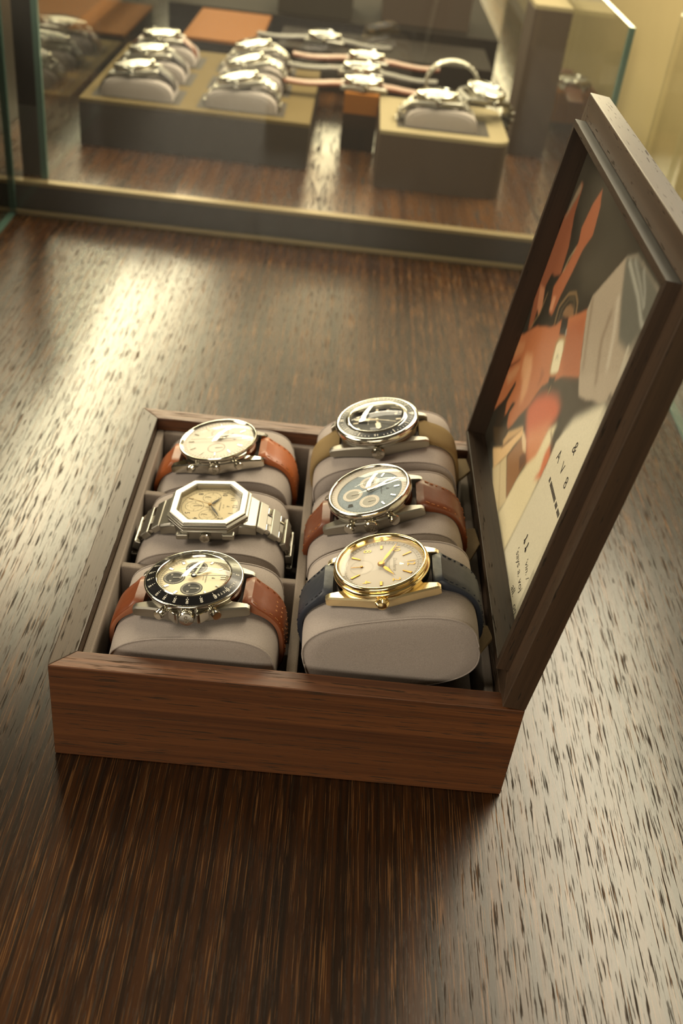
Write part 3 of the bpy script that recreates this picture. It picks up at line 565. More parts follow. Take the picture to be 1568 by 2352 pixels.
def watch_cream(M):
    w = watch_root('wristwatch', 'steel chronograph with black numbered bezel, cream dial, two black subdials and brown strap', M, GRP); R, h = 20.3, 12
    case_round(w, R-.3, h, 24.2, STEEL, BRUSH)
    m = MB(); m.lathe([(R-1, 6.3), (R-.1, 7.0), (R+.45, 8.3), (R+.5, 9.0), (R+.1, 9.4), (R-.4, 9.3)], 128, cap=False); m.lathe([(R-4.3, 10.9), (R-4.7, 11.3), (R-5.3, 11.0), (R-5.6, 8.7)], 128, cap=False); b = obj('bezel', m, STEEL, w, smooth=60)
    m = MB(); m.lathe([(R+.2, 9.2), (R-4.3, 11.0)], 128, cap=False); obj('bezel_insert', m, BLACK, b, smooth=60)
    sl = 1.8/4.5; m = MB()
    for t, k in (('500', 1.1), ('400', 1.8), ('300', 2.4), ('240', 3.0), ('200', 3.55), ('180', 4.05), ('160', 4.5), ('140', 5.2), ('130', 5.7), ('120', 6.2), ('110', 6.75), ('100', 7.4), ('90', 8.1), ('80', 9.0), ('75', 9.7), ('70', 10.3), ('65', 11.1), ('60', 11.95)):
        x, y = D(k, R-2.1); a = math.radians(-30*k); A = Matrix.Translation((x, y, 10.18)) @ Matrix.Rotation(a, 4, 'Z') @ Matrix.Rotation(math.atan(sl), 4, 'Y')
        m.text(t, 1.6, 0, A @ Matrix.Rotation(math.pi/2*0, 4, 'Z'), .08); m.add([(p, q, .06) for p, q in ((-1.9, -.09), (-1.3, -.09), (-1.3, .09), (-1.9, .09))], [(0, 1, 2, 3)], 0, A)
    for i, ch in enumerate('TACHYMETER'):
        k = .45+.145*i; x, y = D(k, R-2.1); a = math.radians(-30*k); m.text(ch, 1.5, 0, Matrix.Translation((x, y, 10.18)) @ Matrix.Rotation(a, 4, 'Z') @ Matrix.Rotation(math.atan(sl), 4, 'Y') @ Matrix.Rotation(-math.pi/2, 4, 'Z'), .08)
    obj('bezel_lettering', m, WHITE, b, smooth=0, recalc=False)
    zd = 9.0; rd = 15.0; d = dial_disc(w, rd, zd, CREAM)
    m = MB(); ticks(m, 13.0, 14.4, 60, .14, zd+.03); ticks(m, 13.7, 14.4, 240, .06, zd+.03); obj('minute_track', m, INK, d, smooth=0, recalc=False)
    m = MB()
    for k in (1, 2, 4, 5, 7, 8, 10, 11): m.prism([(11.4, -.42), (13.2, -.42), (13.2, .42), (11.4, .42)], zd, zd+.35, 0, Matrix.Rotation(math.radians(-30*k), 4, 'Z'))
    for q in (-.8, .8): m.prism([(11.2, q-.42), (13.2, q-.42), (13.2, q+.42), (11.2, q+.42)], zd, zd+.35, 0)
    obj('hour_marking', m, STEEL, d, smooth=0)
    for cx, cy in ((-8.4, 0), (0, 7.6), (0, -7.6)):
        m = MB(); m.lathe([(4.6, .01), (4.5, .10), (2.8, .10), (2.7, .04), (.01, .04)], 64, 0, Matrix.Translation((cx, cy, zd))); ticks(m, 3.6, 4.3, 60, .1, zd+.13, 1, cx=cx, cy=cy)
        for j, t in enumerate(('30', '10', '20')): m.text(t, 1.2, 1, Matrix.Translation((cx+2.6*math.cos(2*math.pi*j/3), cy+2.6*math.sin(2*math.pi*j/3), zd+.13)) @ Matrix.Rotation(-math.pi/2, 4, 'Z'), .01)
        m.prism([(cx-.5, cy-.12), (cx+3.2, cy-.05), (cx+3.2, cy+.05), (cx-.5, cy+.12)], zd+.2, zd+.28, 1); s_ = obj('subdial', m, [BLKDIAL, WHITE], d, smooth=30, recalc=False, label='black subdial')
    m = MB(); m.text('CHRONOGRAPH', .9, 0, DM(12, 5.0, zd), .03); m.text('AUTOMATIC', .6, 0, DM(12, 3.8, zd), .03); m.text('&', 2.0, 0, DM(12, 8.0, zd), .05, shear=.3); obj('lettering', m, INK, d, smooth=0, recalc=False)
    for sx in (1, -1):
        m = MB(); m.prism([(sx*3.6, -17), (sx*3.9, -R-1.6), (sx*5.2, -R-1.2), (sx*9.0, -17.6)], 1.4, 6.2); obj('crown_guard', m, STEEL, w, smooth=0, bevel=.35)
    hand('hour_hand', w, 10.75, 8.6, .55, .40, 1, zd+.6, LUME, 'stick'); hand('minute_hand', w, 9.4, 11.6, .5, .42, 1, zd+.9, LUME, 'stick'); hand('chronograph_hand', w, 12, 14.0, .13, .06, 5, zd+1.2, BLACK, 'stick', hub=1.25)
    dome(w, R-4.8, 11.2, 2.2, CRYST); crown(w, R, 3.2, 4.0, STEEL, 5.0); pusher(w, R, 30, STEEL, 5.0); pusher(w, R, -30, STEEL, 5.0)
    strap('strap', w, 1, COGNAC, EDGE, THREAD, holes=True, a=34.5); strap('strap', w, -1, COGNAC, EDGE, THREAD, stitch=False, a=34.5)
    return w
def watch_diver(M):
    w = watch_root('wristwatch', 'steel diver watch with dark rotating bezel, black dial and khaki fabric strap', M, GRP); R, h = 21.0, 12.5
    case_round(w, 19.6, h, 25, BRUSH, BRUSH)
    m = MB(); m.lathe([(R-2, 7), (R-.6, 7.3), (R, 8.0)], 128, cap=False); m.lathe([(R, 8.0), (R+.1, 8.3), (R+.1, 10.6), (R-.1, 10.9)], 160, flute=.006, cap=False); m.lathe([(R, 10.9), (R-.5, 11.6), (R-1.6, 11.7), (R-1.9, 11.5)], 128, cap=False); m.lathe([(R-5.2, 12.1), (R-5.6, 12.4), (R-7.0, 12.5), (R-7.4, 11.5), (R-7.6, 9.4)], 128, cap=False); b = obj('bezel', m, STEEL, w, smooth=60)
    m = MB(); m.lathe([(R-1.8, 11.6), (R-5.3, 12.15)], 128, cap=False); obj('bezel_insert', m, NAVYI, b, smooth=60)
    m = MB(); z = 11.95
    for i in range(60):
        if i in (0, 14, 15, 16, 30, 44, 45, 46, 29, 31): continue
        a = math.radians(-6*i); big = i % 5 == 0; r0, r1 = (R-4.8, R-2.4) if big else (R-3.4, R-2.6); q = .2 if big else .13
        m.add([(r*math.cos(a)-e*math.sin(a), r*math.sin(a)+e*math.cos(a), z+(R-3.5-r)*.157+.04) for r, e in ((r0, -q), (r1, -q), (r1, q), (r0, q))], [(0, 1, 2, 3)])
    m.add([(R-4.9, 0, z+.26), (R-2.2, -1.3, z-.14), (R-2.2, 1.3, z-.14)], [(0, 1, 2)])
    for t, k in (('15', 3), ('30', 6), ('45', 9)): x, y = D(k, R-3.5); m.text(t, 2.6, 0, Matrix.Translation((x, y, z)) @ Matrix.Rotation(math.radians(-30*k)-math.pi/2, 4, 'Z'), .1)
    obj('bezel_lettering', m, WHITE, b, smooth=0, recalc=False)
    zd = 9.4; d = dial_disc(w, 13.6, zd, BLKDIAL)
    m = MB()
    for k in range(12):
        if k in (0, 3, 6, 9): m.prism([(9.6, -.6), (12.2, -.6), (12.2, .6), (9.6, .6)], zd, zd+.2, 0, Matrix.Rotation(math.radians(-30*k), 4, 'Z'))
        else: x, y = D(k, 11.2); m.lathe([(.85, 0), (.85, .2), (.01, .2)], 20, 0, Matrix.Translation((x, y, zd)))
    obj('hour_marking', m, LUME, d, smooth=0)
    m = MB(); m.text('&', 2.0, 0, DM(12, 5.5, zd), .03, shear=.3); m.text('AUTOMATIC', .9, 0, DM(6, 4.6, zd), .03); obj('lettering', m, WHITE, d, smooth=0, recalc=False)
    hand('hour_hand', w, 2.75, 8.2, 1.25, .5, 1, zd+.4, LUME, 'sword'); hand('minute_hand', w, 6.4, 11.8, .95, .4, 1, zd+.8, LUME, 'sword'); hand('seconds_hand', w, .75, 10.5, .12, .1, 5, zd+1.1, LUME, 'stick', hub=.8)
    dome(w, R-6.9, 12.2, 1.5, CRYST, side=1.8); crown(w, 20, 3.3, 3.6, STEEL, 4.2)
    for sx in (1, -1): strap('strap', w, sx, KHAKI, KHAKI, THREAD, th0=2.6, th1=1.8, stitch=False)
    return w
def watch_blue(M):
    w = watch_root('wristwatch', 'slate dial steel chronograph with tall domed crystal and brown strap, middle of right row', M, GRP); R, h = 19.9, 12.5
    case_round(w, R-.6, h, 24, STEEL, BRUSH)
    m = MB(); m.lathe([(R-1.2, 6.5), (R-.4, 6.9), (R, 8.0), (R+.1, 9.4), (R-.2, 10.6), (R-.8, 11.3), (R-1.3, 11.4), (R-1.7, 11.0), (R-1.9, 10.2), (R-4.2, 9.2)], 128, cap=False); obj('bezel', m, STEEL, w, smooth=60)
    zd = 9.2; d = dial_disc(w, R-1.9, zd, SLATE)
    m = MB(); m.lathe([(R-2.0, zd+1.0), (R-2.1, zd+1.2), (R-4.6, zd+.1)], 128, 0, cap=False); ticks(m, R-3.2, R-2.2, 60, .14, zd+1.25, 1); obj('outer_ring', m, [SILVERD, INK], d, smooth=60, recalc=False)
    m = MB(); ring(m, R-4.6, R-4.45, zd+.14); ticks(m, R-5.3, R-4.5, 60, .12, zd+.13); obj('minute_track', m, INK, d, smooth=0, recalc=False)
    for cx, cy in ((-8.0, 0), (0, 7.4), (0, -7.4)):
        m = MB(); ring(m, 3.3, 4.7, zd+.10, 0, cx, cy); m.lathe([(3.3, .1), (3.2, .03), (.01, .03)], 48, 1, Matrix.Translation((cx, cy, zd))); ticks(m, 3.7, 4.5, 30, .12, zd+.12, 2, cx=cx, cy=cy)
        m.prism([(cx-.6, cy-.15), (cx+2.9, cy-.08), (cx+2.9, cy+.08), (cx-.6, cy+.15)], zd+.2, zd+.3, 0); obj('subdial', m, [SILVERD, DARKSUB, INK], d, smooth=30, recalc=False)
    m = MB(); x, y = D(4.6, 12); m.prism([(x-1.3, y-1.0), (x+1.3, y-1.0), (x+.9, y+1.2), (x-.9, y+1.2)], zd+.05, zd+.12); obj('date_window', m, BLKDIAL, d, smooth=0)
    m = MB()
    for k in (1, 2, 10, 11, 12): m.prism([(11.8, -.25), (14.2, -.25), (14.2, .25), (11.8, .25)], zd, zd+.4, 0, Matrix.Rotation(math.radians(-30*k), 4, 'Z'))
    obj('hour_marking', m, STEEL, d, smooth=0)
    m = MB(); m.text('&', 2.2, 0, DM(12, 8.6, zd), .05, shear=.3); m.text('CHRONOGRAPH', .9, 0, DM(12, 5.6, zd), .03); obj('lettering', m, INK, d, smooth=0, recalc=False)
    hand('hour_hand', w, 11.2, 8.4, .5, .25, 1, zd+.5, STEEL, 'stick'); hand('minute_hand', w, 11.0, 11.4, .4, .2, 1, zd+.8, STEEL, 'stick'); hand('chronograph_hand', w, 11.55, 15, .14, .07, 5, zd+1.1, STEEL, 'stick', hub=1.2)
    dome(w, R-1.5, 10.9, 3.6, CRYST); crown(w, R-.5, 3.3, 3.4, STEEL, 4.6); pusher(w, R-.5, 29, STEEL, 4.6, r=2.5, l=1.8, neck=2.0); pusher(w, R-.5, -29, STEEL, 4.6, r=2.5, l=1.8, neck=2.0)
    strap('strap', w, 1, BROWN, BROWN, THREAD, th0=4.8); strap('strap', w, -1, BROWN, BROWN, THREAD, th0=4.8)
    return w
def watch_tan(M):
    w = watch_root('wristwatch', 'steel chronograph with silvery dial under a wide domed crystal and light tan strap', M, GRP); R, h = 20.2, 12.5
    case_round(w, R-.8, h, 23.8, STEEL, STEEL)
    m = MB(); m.lathe([(R-1.6, 6.6), (R-.8, 7.0), (R-.2, 8.2), (R-.1, 9.2), (R-.5, 9.9), (R-.9, 9.9), (R-1.2, 9.4), (R-2, 8.9)], 128, cap=False); obj('bezel', m, STEEL, w, smooth=60)
    zd = 8.9; d = dial_disc(w, R-1.6, zd, SILVERD)
    m = MB(); ticks(m, 16.4, 17.8, 60, .2, zd+.03); ticks(m, 14.8, 15.4, 60, .12, zd+.03); obj('minute_track', m, INK, d, smooth=0, recalc=False)
    m = MB()
    for k in range(12): m.prism([(12.6, -.28), (15.4, -.28), (15.4, .28), (12.6, .28)], zd, zd+.35, 0, Matrix.Rotation(math.radians(-30*k), 4, 'Z'))
    obj('hour_marking', m, STEEL, d, smooth=0)
    for cx, cy in ((0, 7.6), (0, -7.6)):
        m = MB(); ring(m, 4.3, 4.5, zd+.04, 0, cx, cy); ticks(m, 3.8, 4.3, 30, .1, zd+.05, 0, cx=cx, cy=cy); m.prism([(cx-.6, cy-.14), (cx+3.4, cy-.07), (cx+3.4, cy+.07), (cx-.6, cy+.14)], zd+.15, zd+.25, 0); obj('subdial', m, GREYINK, d, smooth=0, recalc=False)
    m = MB(); m.text('&', 2.0, 0, DM(12, 8.5, zd), .04, shear=.3); obj('lettering', m, INK, d, smooth=0, recalc=False)
    hand('hour_hand', w, 10.9, 9.0, .6, .25, 1, zd+.5, INK, 'dauphine'); hand('minute_hand', w, 12.1, 13.4, .5, .2, 1, zd+.8, INK, 'dauphine'); hand('chronograph_hand', w, 6.1, 14, .12, .06, 4, zd+1.1, STEEL, 'stick', hub=1.0)
    dome(w, R-.9, 9.5, 3.4, CRYST); crown(w, R-.8, 2.9, 3.8, STEEL, 4.8); pusher(w, R-.8, 32, STEEL, 4.8, r=2.0, l=3.0, neck=2.2); pusher(w, R-.8, -32, STEEL, 4.8, r=2.0, l=3.0, neck=2.2)
    strap('strap', w, 1, TAN, TAN, THREAD, th0=4.6, a=34.5); strap('strap', w, -1, TAN, TAN, THREAD, th0=4.6, stitch=False, a=34.5)
    return w
def octagon(hx, hy, cx, cy, k=0):
    hx -= k; hy -= k; q = k*.42; cx -= q; cy -= q
    return [(-hx+cx, hy), (hx-cx, hy), (hx, hy-cy), (hx, -hy+cy), (hx-cx, -hy), (-hx+cx, -hy), (-hx, -hy+cy), (-hx, hy-cy)]
def bracelet(root, n=8, a=34.5, w0=21, w1=17.5, mat=BRUSH):
    for sx in (1, -1):
        P = strap_path(sx, a=a, start=21.5, zs=.6, stop=.35); cum = [0]
        for p, q in zip(P, P[1:]): cum.append(cum[-1]+math.dist(p, q))
        def at(d):
            for i in range(len(cum)-1):
                if cum[i+1] >= d: f = (d-cum[i])/(cum[i+1]-cum[i]); return Vector((P[i][0]+f*(P[i+1][0]-P[i][0]), 0, P[i][1]+f*(P[i+1][1]-P[i][1])))
            return None
        pitch = 7.0
        for k in range(n):
            A, B = at(k*pitch+.3), at(k*pitch+pitch+.3)
            if A is None or B is None: break
            x = (B-A).normalized(); z = Vector((0, 1, 0)).cross(x)*(-1 if sx > 0 else 1); z = z if (z.x*sx > -.2 and (z.z > 0 or z.x*sx > 0)) or k > 4 else -z
            z = Vector((-x.z, 0, x.x))*(1 if sx > 0 else -1); y = z.cross(x); Mx = Matrix.Identity(4)
            for i in range(3): Mx[i][0], Mx[i][1], Mx[i][2], Mx[i][3] = x[i], y[i], z[i], A[i]
            w = w0+(w1-w0)*k/n; m = MB()
            m.box(0, 4.7, -w/2, w/2, .2, 3.4, 0, Mx)
            m.box(4.5, 7.3, -w/2+1.2, -w/6-.5, .5, 3.0, 1, Mx); m.box(4.5, 7.3, w/6+.5, w/2-1.2, .5, 3.0, 1, Mx); m.box(4.5, 7.3, -w/6+.1, w/6-.1, .5, 2.6, 0, Mx)
            obj('bracelet_link', m, [mat, STEEL], root, smooth=0, bevel=.45)
def watch_octagon(M):
    w = watch_root('wristwatch', 'steel octagonal chronograph with cream dial on a steel link bracelet', M, GRP); h = 10
    hx, hy, cx, cy = 18.7, 19.1, 8.3, 9.7; m = MB()
    def sec(k, z): return [(x, y, z) for x, y in octagon(hx, hy, cx, cy, k)]
    m.rings([sec(2.4, .1), sec(.6, 1.2), sec(.2, 5.8), sec(.8, 6.3)], 0)
    for sx in (1, -1):
        rs = []
        for x, zt, zb, wd in ((12, 6.1, .6, 13.6), (17, 5.9, .4, 13.2), (20, 4.6, -.6, 12.2), (22.4, 3.6, -1.6, 11.2)): rs.append([(sx*x, y, z) for y, z in ((-wd, zb), (wd, zb), (wd, zt-1), (wd-1, zt), (-wd+1, zt), (-wd, zt-1))])
        m.rings(rs, 0)
    obj('case', m, BRUSH, w, smooth=20, bevel=.3)
    m = MB(); m.rings([sec(.9, 6.2), sec(0, 6.9), sec(-.1, 8.2), sec(1.1, 8.6), sec(1.0, 9.6), sec(1.5, 10.0), sec(4.0, 10.0), sec(4.4, 9.5), sec(4.6, 7.2)], 0, cap=False); obj('bezel', m, BRUSH, w, smooth=12, bevel=.15)
    zd = 7.2; m = MB(); m.prism(octagon(hx, hy, cx, cy, 4.4), zd-.6, zd); d = obj('dial', m, OCTD, w, smooth=0)
    m = MB(); ring(m, 13.35, 13.5, zd+.03); ticks(m, 13.5, 14.2, 60, .12, zd+.03); obj('minute_track', m, INK, d, smooth=0, recalc=False)
    m = MB()
    for k, t in ((12, '12'), (1, '1'), (2, '2'), (4, '4'), (5, '5'), (7, '7'), (8, '8'), (10, '10'), (11, '11')): m.text(t, 3.3, 0, DM(k, 11.6, zd), .12, xs=.9)
    obj('hour_marking', m, INK, d, smooth=0, recalc=False)
    m = MB(); m.text('CHRONOGRAPH', .95, 0, DM(12, 4.6, zd), .03); m.text('A V I 8', 1.1, 0, DM(12, 6.2, zd), .03); m.text('&', 2.0, 0, DM(12, 8.4, zd), .04, shear=.3); obj('lettering', m, INK, d, smooth=0, recalc=False)
    for c_x, c_y in ((-7.4, 0), (0, 7.2), (0, -7.2)):
        m = MB(); ring(m, 4.25, 4.4, zd+.03, 0, c_x, c_y); ring(m, 2.1, 2.16, zd+.03, 0, c_x, c_y); ticks(m, 3.9, 4.3, 12, .14, zd+.04, 0, cx=c_x, cy=c_y)
        for j, t in enumerate(('60', '15', '30', '45')): m.text(t, .9, 0, Matrix.Translation((c_x+3.2*math.cos(-math.pi/2*j), c_y+3.2*math.sin(-math.pi/2*j), zd)) @ Matrix.Rotation(-math.pi/2, 4, 'Z'), .03)
        a = random.choice((.1, 2.9)); m.prism([(c_x-.5, c_y-.12), (c_x+3.4*math.cos(a), c_y+3.4*math.sin(a)-.06), (c_x+3.4*math.cos(a), c_y+3.4*math.sin(a)+.06), (c_x-.5, c_y+.12)], zd+.15, zd+.22); obj('subdial', m, INK, d, smooth=0, recalc=False)
    hand('hour_hand', w, 10.15, 7.8, .62, .2, .8, zd+.5, INK, 'leaf'); hand('minute_hand', w, 2.05, 11.2, .6, .2, .8, zd+.8, INK, 'leaf'); hand('chronograph_hand', w, 6.85, 12.8, .11, .05, 3, zd+1.1, GOLDINK, 'stick', hub=.9)
    m = MB(); m.prism(octagon(hx, hy, cx, cy, 4.3), 9.3, 9.6); obj('crystal', m, FLATC, w, smooth=0)
    crown(w, 19.0, 2.5, 3.0, STEEL, 3.6)
    for sx in (1, -1): m = MB(); m.box(sx*10.5-2.9, sx*10.5+2.9, -20.4, -17, 2.2, 5.2); obj('pusher', m, BRUSH, w, smooth=0, bevel=.6)
    bracelet(w, 8); return w
GRP = 'wristwatches on the six cushions of the open box'; GC6 = 'cushions of the open box'
SET = ((watch_gold, (127.0, 42, 88.6), 15.2, -2, 10, PA, 'large grey suede cushion at the front of the box wrapped by the navy strap'),
       (watch_blue, (121.8, 103, 82.8), 21.6, .8, 12.5, PA, 'grey suede cushion in the middle of the right row under the slate grey chronograph'),
       (watch_diver, (125.2, 160.5, 87.0), 14.5, 0, 12.5, PA, 'grey suede cushion under the diver watch with khaki strap'),
       (watch_cream, (50.8, 42, 72.2), 7.0, -4.4, 12, 34.5, 'grey suede cushion under the cream dial chronograph with black bezel'),
       (watch_octagon, (49.6, 103, 65.2), 6.1, -1.2, 10, 34.5, 'grey suede cushion under the octagonal steel watch'),
       (watch_tan, (45.6, 160, 66.7), 11.8, -.8, 12.5, 34.5, 'grey suede cushion under the light tan strap watch'))
LOWS = []
for fn, C, tau, sig, h, a, lab in SET:
    F = frame_mat(C, tau, sig); M = F @ Matrix.Translation((0, 0, -h-.6)); fn(M)
    Fc = frame_mat(C, tau, 0); Mc = F @ Matrix.Translation((0, 0, -h-.9-PB)); c0 = Mc.translation
    Mp = frame_mat(c0, tau, 0); cushion(lab, Mp, a, PB, 51, GC6)
    t = math.radians(tau); low = c0.z-math.hypot(PB*1.18*math.cos(t), a*.55*math.sin(t))-1.5; LOWS.append(low)
    cx = 53.7 if c0.x < 95 else 137.3
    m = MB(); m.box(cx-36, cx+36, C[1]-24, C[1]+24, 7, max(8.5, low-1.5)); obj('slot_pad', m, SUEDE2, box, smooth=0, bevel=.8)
# strap tails that show between the cushions and the hinge side
for w, (y, z) in zip([o for o in bpy.data.objects if o.name.startswith('wristwatch')][:0], ()): pass
def strap_tail(watch, pts, z0, tilt):
    """tongue of a strap that pokes out beside its cushion (points in box coordinates)"""
    Mi = watch.matrix_world.inverted(); m = MB(); top = [(x, y, z0+(x-165)*tilt) for x, y in pts]
    m.rings([[(x, y, z-1.8) for x, y, z in top], top]); m.v = [tuple((Mi @ (Vector(p)*U))/U) for p in m.v]
    obj('strap_tail', m, LININGL, watch, smooth=0, bevel=.4, label='olive lined strap tongue')
bpy.context.view_layer.update()
WS = [o for o in bpy.data.objects if o.get('category') == 'watch']
strap_tail(WS[0], [(163, 26), (174, 29), (179.5, 37), (178, 45), (163, 48)], 53, .22)
strap_tail(WS[1], [(160, 86), (174, 92), (179.5, 104), (178, 117), (160, 118)], 52, .22)
strap_tail(WS[2], [(162, 158), (174, 161), (179.5, 168), (178, 180), (162, 182)], 52, .22)

# ------------------------------------------------------------------ things in the second glass case
def case_thing(name, label, cat, mb, mats, loc=(0, 0, 0), group=None, bevel=.6): return tag(obj(name, mb, mats, None, smooth=0, bevel=bevel, loc=loc), label, cat, group)
# long tray with two rows of watches
tr = empty('display_tray', 'low dark display tray with beige top carrying two columns of three watches', 'display tray', mm(Matrix.Translation((-48, 840, 28))))
m = MB(); m.box(-109, 110, -121, 121, .2, 40); obj('tray_body', m, DKBOX, tr, smooth=0, bevel=.8)
m = MB(); m.box(-109, 110, -121, 121, 40, 44); obj('tray_top', m, TRAYT, tr, smooth=0, bevel=.6, label='beige tray top')
TX, TY, TZ = (-106, -6), (757, 830, 903), 72.2
for i, x in enumerate(TX):
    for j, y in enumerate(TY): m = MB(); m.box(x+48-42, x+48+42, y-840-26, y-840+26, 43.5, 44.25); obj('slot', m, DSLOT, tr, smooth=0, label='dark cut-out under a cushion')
def copy_tree(o, M=None, label=None, group=None, parent=None, skip=()):
    c = o.copy(); COL.objects.link(c)
    if parent: c.parent = parent
    else:
        c.parent = None; c.matrix_world = M
        if label: c['label'] = label
        if group: c['group'] = group
    for ch in o.children:
        if ch.name.split('.')[0] in skip: continue
        k = copy_tree(ch, parent=c)
        k.matrix_parent_inverse = ch.matrix_parent_inverse.copy(); k.matrix_basis = ch.matrix_basis.copy()
    return c
c0 = None; GT = 'cushions on the long tray'; GW = 'watches on the long tray'
names = ('front', 'middle', 'rear'); sides = ('left', 'right')
def simple_watch(M, label, kind, group, dialm):
    w = watch_root('wristwatch', label, M, group); R, h = 20, 11
    case_round(w, R-.4, h, 24, STEEL, BRUSH)
    m = MB(); m.lathe([(R-.8, 6), (R, 7), (R, 8.6), (R-.6, 10.4), (R-2.4, 10.8), (R-2.8, 9.6), (R-3.2, 8.2)], 64, cap=False); obj('bezel', m, STEEL, w, smooth=60)
    d = dial_disc(w, R-3, 8.2, dialm); m = MB()
    for k in range(12): m.prism([(11, -.4), (14.5, -.4), (14.5, .4), (11, .4)], 8.2, 8.6, 0, Matrix.Rotation(math.radians(-30*k), 4, 'Z'))
    obj('hour_marking', m, INK if dialm != BLKDIAL else WHITE, d, smooth=0)
    hand('hour_hand', w, 10.2, 8, .6, .3, 1, 8.7, STEEL, 'stick'); hand('minute_hand', w, 2, 12, .5, .3, 1, 9.0, STEEL, 'stick', hub=1)
    dome(w, R-2.7, 10, 1.6, CRYST); crown(w, R-.2, 3.2, 4, STEEL, 4.6, mark=False)
    if kind == 'bracelet': bracelet(w, 5, a=34)
    elif kind == 'flat':
        for sx in (1, -1):
            rs = []
            for i in range(13):
                t = i/12; x = 20.5+62*t; z = 3.2-2.2*min(1, t*3)+ .8*math.sin(t*7); hw = 9.8-1.6*t
                rs.append([(sx*x, y, zz) for y, zz in ((-hw, z-1.6), (hw, z-1.6), (hw, z+.6), (hw-1, z+.9), (-hw+1, z+.9), (-hw, z+.6))])
            m = MB(); m.rings(rs); obj('strap', m, BROWN if dialm is not BLKDIAL else DLEATH, w, smooth=40)
    else:
        for sx in (1, -1): strap('strap', w, sx, DLEATH if kind == 'leather' else BROWN, DLEATH, THREAD, th0=4, th1=2.4, stitch=False, a=34, stop=2)
    return w
dials = (SILVERD, BLKDIAL, CREAM, IVORY, SILVERD, SLATE); kinds = ('leather', 'leather', 'brown', 'bracelet', 'bracelet', 'bracelet')
n = 0; protoc = None
for i, x in enumerate(TX):
    for j, y in enumerate(TY):
        where = f'{names[j]} of the {sides[i]} column on the beige display tray'
        lab = f'grey cushion at the {where}'
        Mc = Matrix.Translation((x, y, TZ+.2))
        if protoc is None: protoc = cushion(lab, Mc, 34, 17, 44, GT, half=True)
        else: copy_tree(protoc, mm(Mc), lab, GT)
        tau = (9, 6, 4, 13, 18, 12)[n]
        wl = {'leather': 'steel watch on dark leather strap', 'brown': 'steel watch on brown strap', 'bracelet': 'steel watch on steel bracelet'}[kinds[n]]
        F = frame_mat((x-4, y, TZ+17.2), tau, 0)
        simple_watch(F @ Matrix.Translation((0, 0, 1.2)), f'{wl}, {where}', kinds[n], GW, dials[n]); n += 1
# small stand with rounded corner and a bracelet watch
def rrect(x0, x1, y0, y1, r, k=8):
    P = []
    for cx, cy, a0 in ((x1-r[0], y0+r[0], -90), (x1-r[1], y1-r[1], 0), (x0+r[2], y1-r[2], 90), (x0+r[3], y0+r[3], 180)):
        i = len(P)//(k+1); rr = r[i]; P += [(cx+rr*math.cos(math.radians(a0+90*t/k)), cy+rr*math.sin(math.radians(a0+90*t/k))) for t in range(k+1)]
    return P
st = empty('display_stand', 'square brown display stand with cream top and rounded corner', 'display stand', mm(Matrix.Translation((189, 755, 28))))
P = rrect(-61, 61, -62, 62, (16, 16, 3, 3)); m = MB(); m.prism(P, .2, 50); obj('stand_body', m, DKBOX2, st, smooth=30)
m = MB(); m.prism(P, 50, 53.5); obj('stand_top', m, TRAYC, st, smooth=30, label='cream stand top')
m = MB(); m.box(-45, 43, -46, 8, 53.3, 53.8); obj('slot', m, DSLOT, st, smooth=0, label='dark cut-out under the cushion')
Mc = Matrix.Translation((186, 736, 81.9)); copy_tree(protoc, mm(Mc), 'grey cushion sunk into the cream topped stand', 'cushions on the small stand')
bw = simple_watch(frame_mat((180, 736, 99.2), 3, 0) @ Matrix.Translation((0, 0, 1)), 'steel bracelet watch lying over the cushion of the cream topped stand', 'bracelet', 'bracelet watches on the small stand', SILVERD)
copy_tree(bw, mm(frame_mat((228, 772, 101), -10, 6) @ Matrix.Rotation(math.radians(28), 4, 'Z')), 'steel bracelet watch leaning at the right end of the cream topped stand', 'bracelet watches on the small stand')
# closed bracelet standing on edge
m = MB(); k = 26
br = empty('steel_bracelet', 'closed steel bracelet standing upright behind the cream topped stand', 'bracelet', mm(Matrix.Translation((198, 805, 81.6))))
for i in range(k):
    a = 2*math.pi*i/k; m = MB(); m.box(-3.1, 3.1, -7, 7, -1.4, 1.4, 0, Matrix.Translation((26*math.cos(a), 0, 22+21*math.sin(a))) @ Matrix.Rotation(-a+math.pi/2, 4, 'Y')); obj('bracelet_link', m, BRUSH, br, smooth=0, bevel=.5)
# strap watches on the ochre topped block
bl = empty('display_block', 'black display block with ochre leather top carrying three strap watches', 'display block', mm(Matrix.Translation((112, 885, 28))))
m = MB(); m.box(-20, 15, -83, 85, .2, 36); obj('block_body', m, BLACKB, bl, smooth=0, bevel=.6)
m = MB(); m.box(-20, 15, -83, 85, 36, 56); obj('block_top', m, OCHRE, bl, smooth=0, bevel=.8, label='ochre leather block top')
for i, (x, y, dm) in enumerate(((110, 828, SILVERD), (107, 888, BLKDIAL), (112, 945, SILVERD))):
    simple_watch(Matrix.Translation((x, y, 84.2)) @ Matrix.Rotation(math.radians((4, -3, 2)[i]), 4, 'Z'), f'{("brown strap watch at the front", "dark strap watch in the middle", "brown strap watch at the back")[i]} of the ochre topped block', 'flat', 'strap watches on the ochre block', dm)
m = MB(); m.box(-19.5, 19.5, -30, 30, .2, 145); m.box(-19.5, 19.5, -30, 30, 145, 149.5, 1)
case_thing('pillar_stand', 'tall brown display pillar with cream top near the glass at the back', 'pillar stand', m, [DKBOX2, TRAYC], (293, 882, 28))
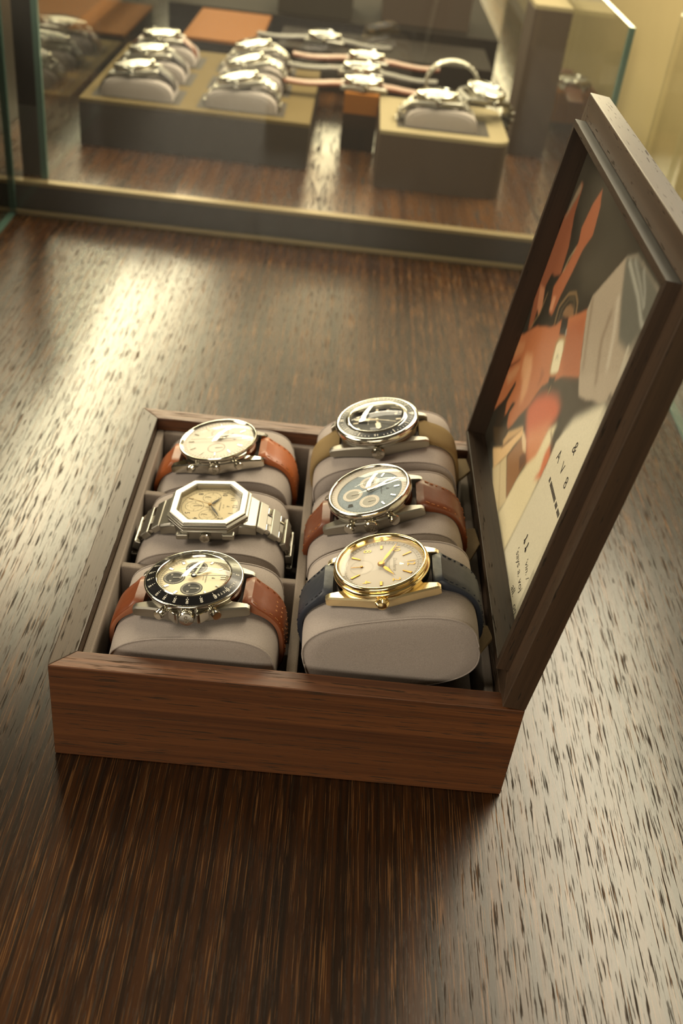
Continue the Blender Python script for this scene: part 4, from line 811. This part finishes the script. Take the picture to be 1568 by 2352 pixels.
ob = empty('display_block', 'low ochre topped block by the beige panel, half hidden behind the pillar', 'display block', mm(Matrix.Translation((355, 1010, 28))))
m = MB(); m.box(-30, 30, -40, 40, .2, 10); obj('block_body', m, DKBOX, ob, smooth=0); m = MB(); m.box(-30, 30, -40, 40, 10, 44); obj('block_top', m, OCHRE, ob, smooth=0, bevel=.6, label='ochre block top')
simple_watch(Matrix.Translation((356, 1000, 72.4)) @ Matrix.Rotation(1.5, 4, 'Z'), 'steel watch on the ochre block beside the beige panel', 'flat', None, SILVERD)
# dark risers behind the tray
for nm, loc, sx, sy, lab in (('display_riser', (-206, 1090, 28), 36, 92, 'dark riser with ochre top, the one farther to the left behind the tray'), ('display_riser', (-62, 1118, 28), 46, 90, 'dark riser with ochre top straight behind the tray')):
    r = empty(nm, lab, 'display riser', mm(Matrix.Translation(loc)), 'ochre topped risers behind the tray')
    m = MB(); m.box(-sx, sx, -sy, sy, .2, 40); obj('riser_body', m, BLACKB, r, smooth=0, bevel=.6); m = MB(); m.box(-sx, sx, -sy, sy, 40, 44); obj('riser_top', m, OCHRE, r, smooth=0, bevel=.6, label='ochre riser top')
m = MB(); m.box(-130, 130, -60, 60, .2, 46); case_thing('display_riser', 'wide black display riser behind the strap watches', 'display riser', m, BLACKB, (135, 1085, 28))
m = MB(); m.box(-222, 222, -250, 250, .2, 46); case_thing('display_riser', 'long black display riser across the back of the second case', 'display riser', m, BLACKB, (68, 1460, 28))
for i, (x, y, sx, sy, h, mt, lab) in enumerate(((40, 1275, 50, 50, 34, DKBOX, 'grey brown display block on the long black riser at the back'), (190, 1290, 60, 50, 50, DKBOX2, 'brown display block on the long black riser beside the pillar'))):
    m = MB(); m.box(-sx, sx, -sy, sy, .2, h); case_thing('display_block', lab, 'display block', m, mt, (x, y, 74))
simple_watch(Matrix.Translation((60, 1075, 74.4)), 'steel watch on dark strap lying on the wide black riser', 'flat', None, BLKDIAL)
simple_watch(Matrix.Translation((40, 1275, 108.4)) @ Matrix.Rotation(.3, 4, 'Z'), 'steel watch lying on the grey brown block at the back', 'flat', None, SLATE)
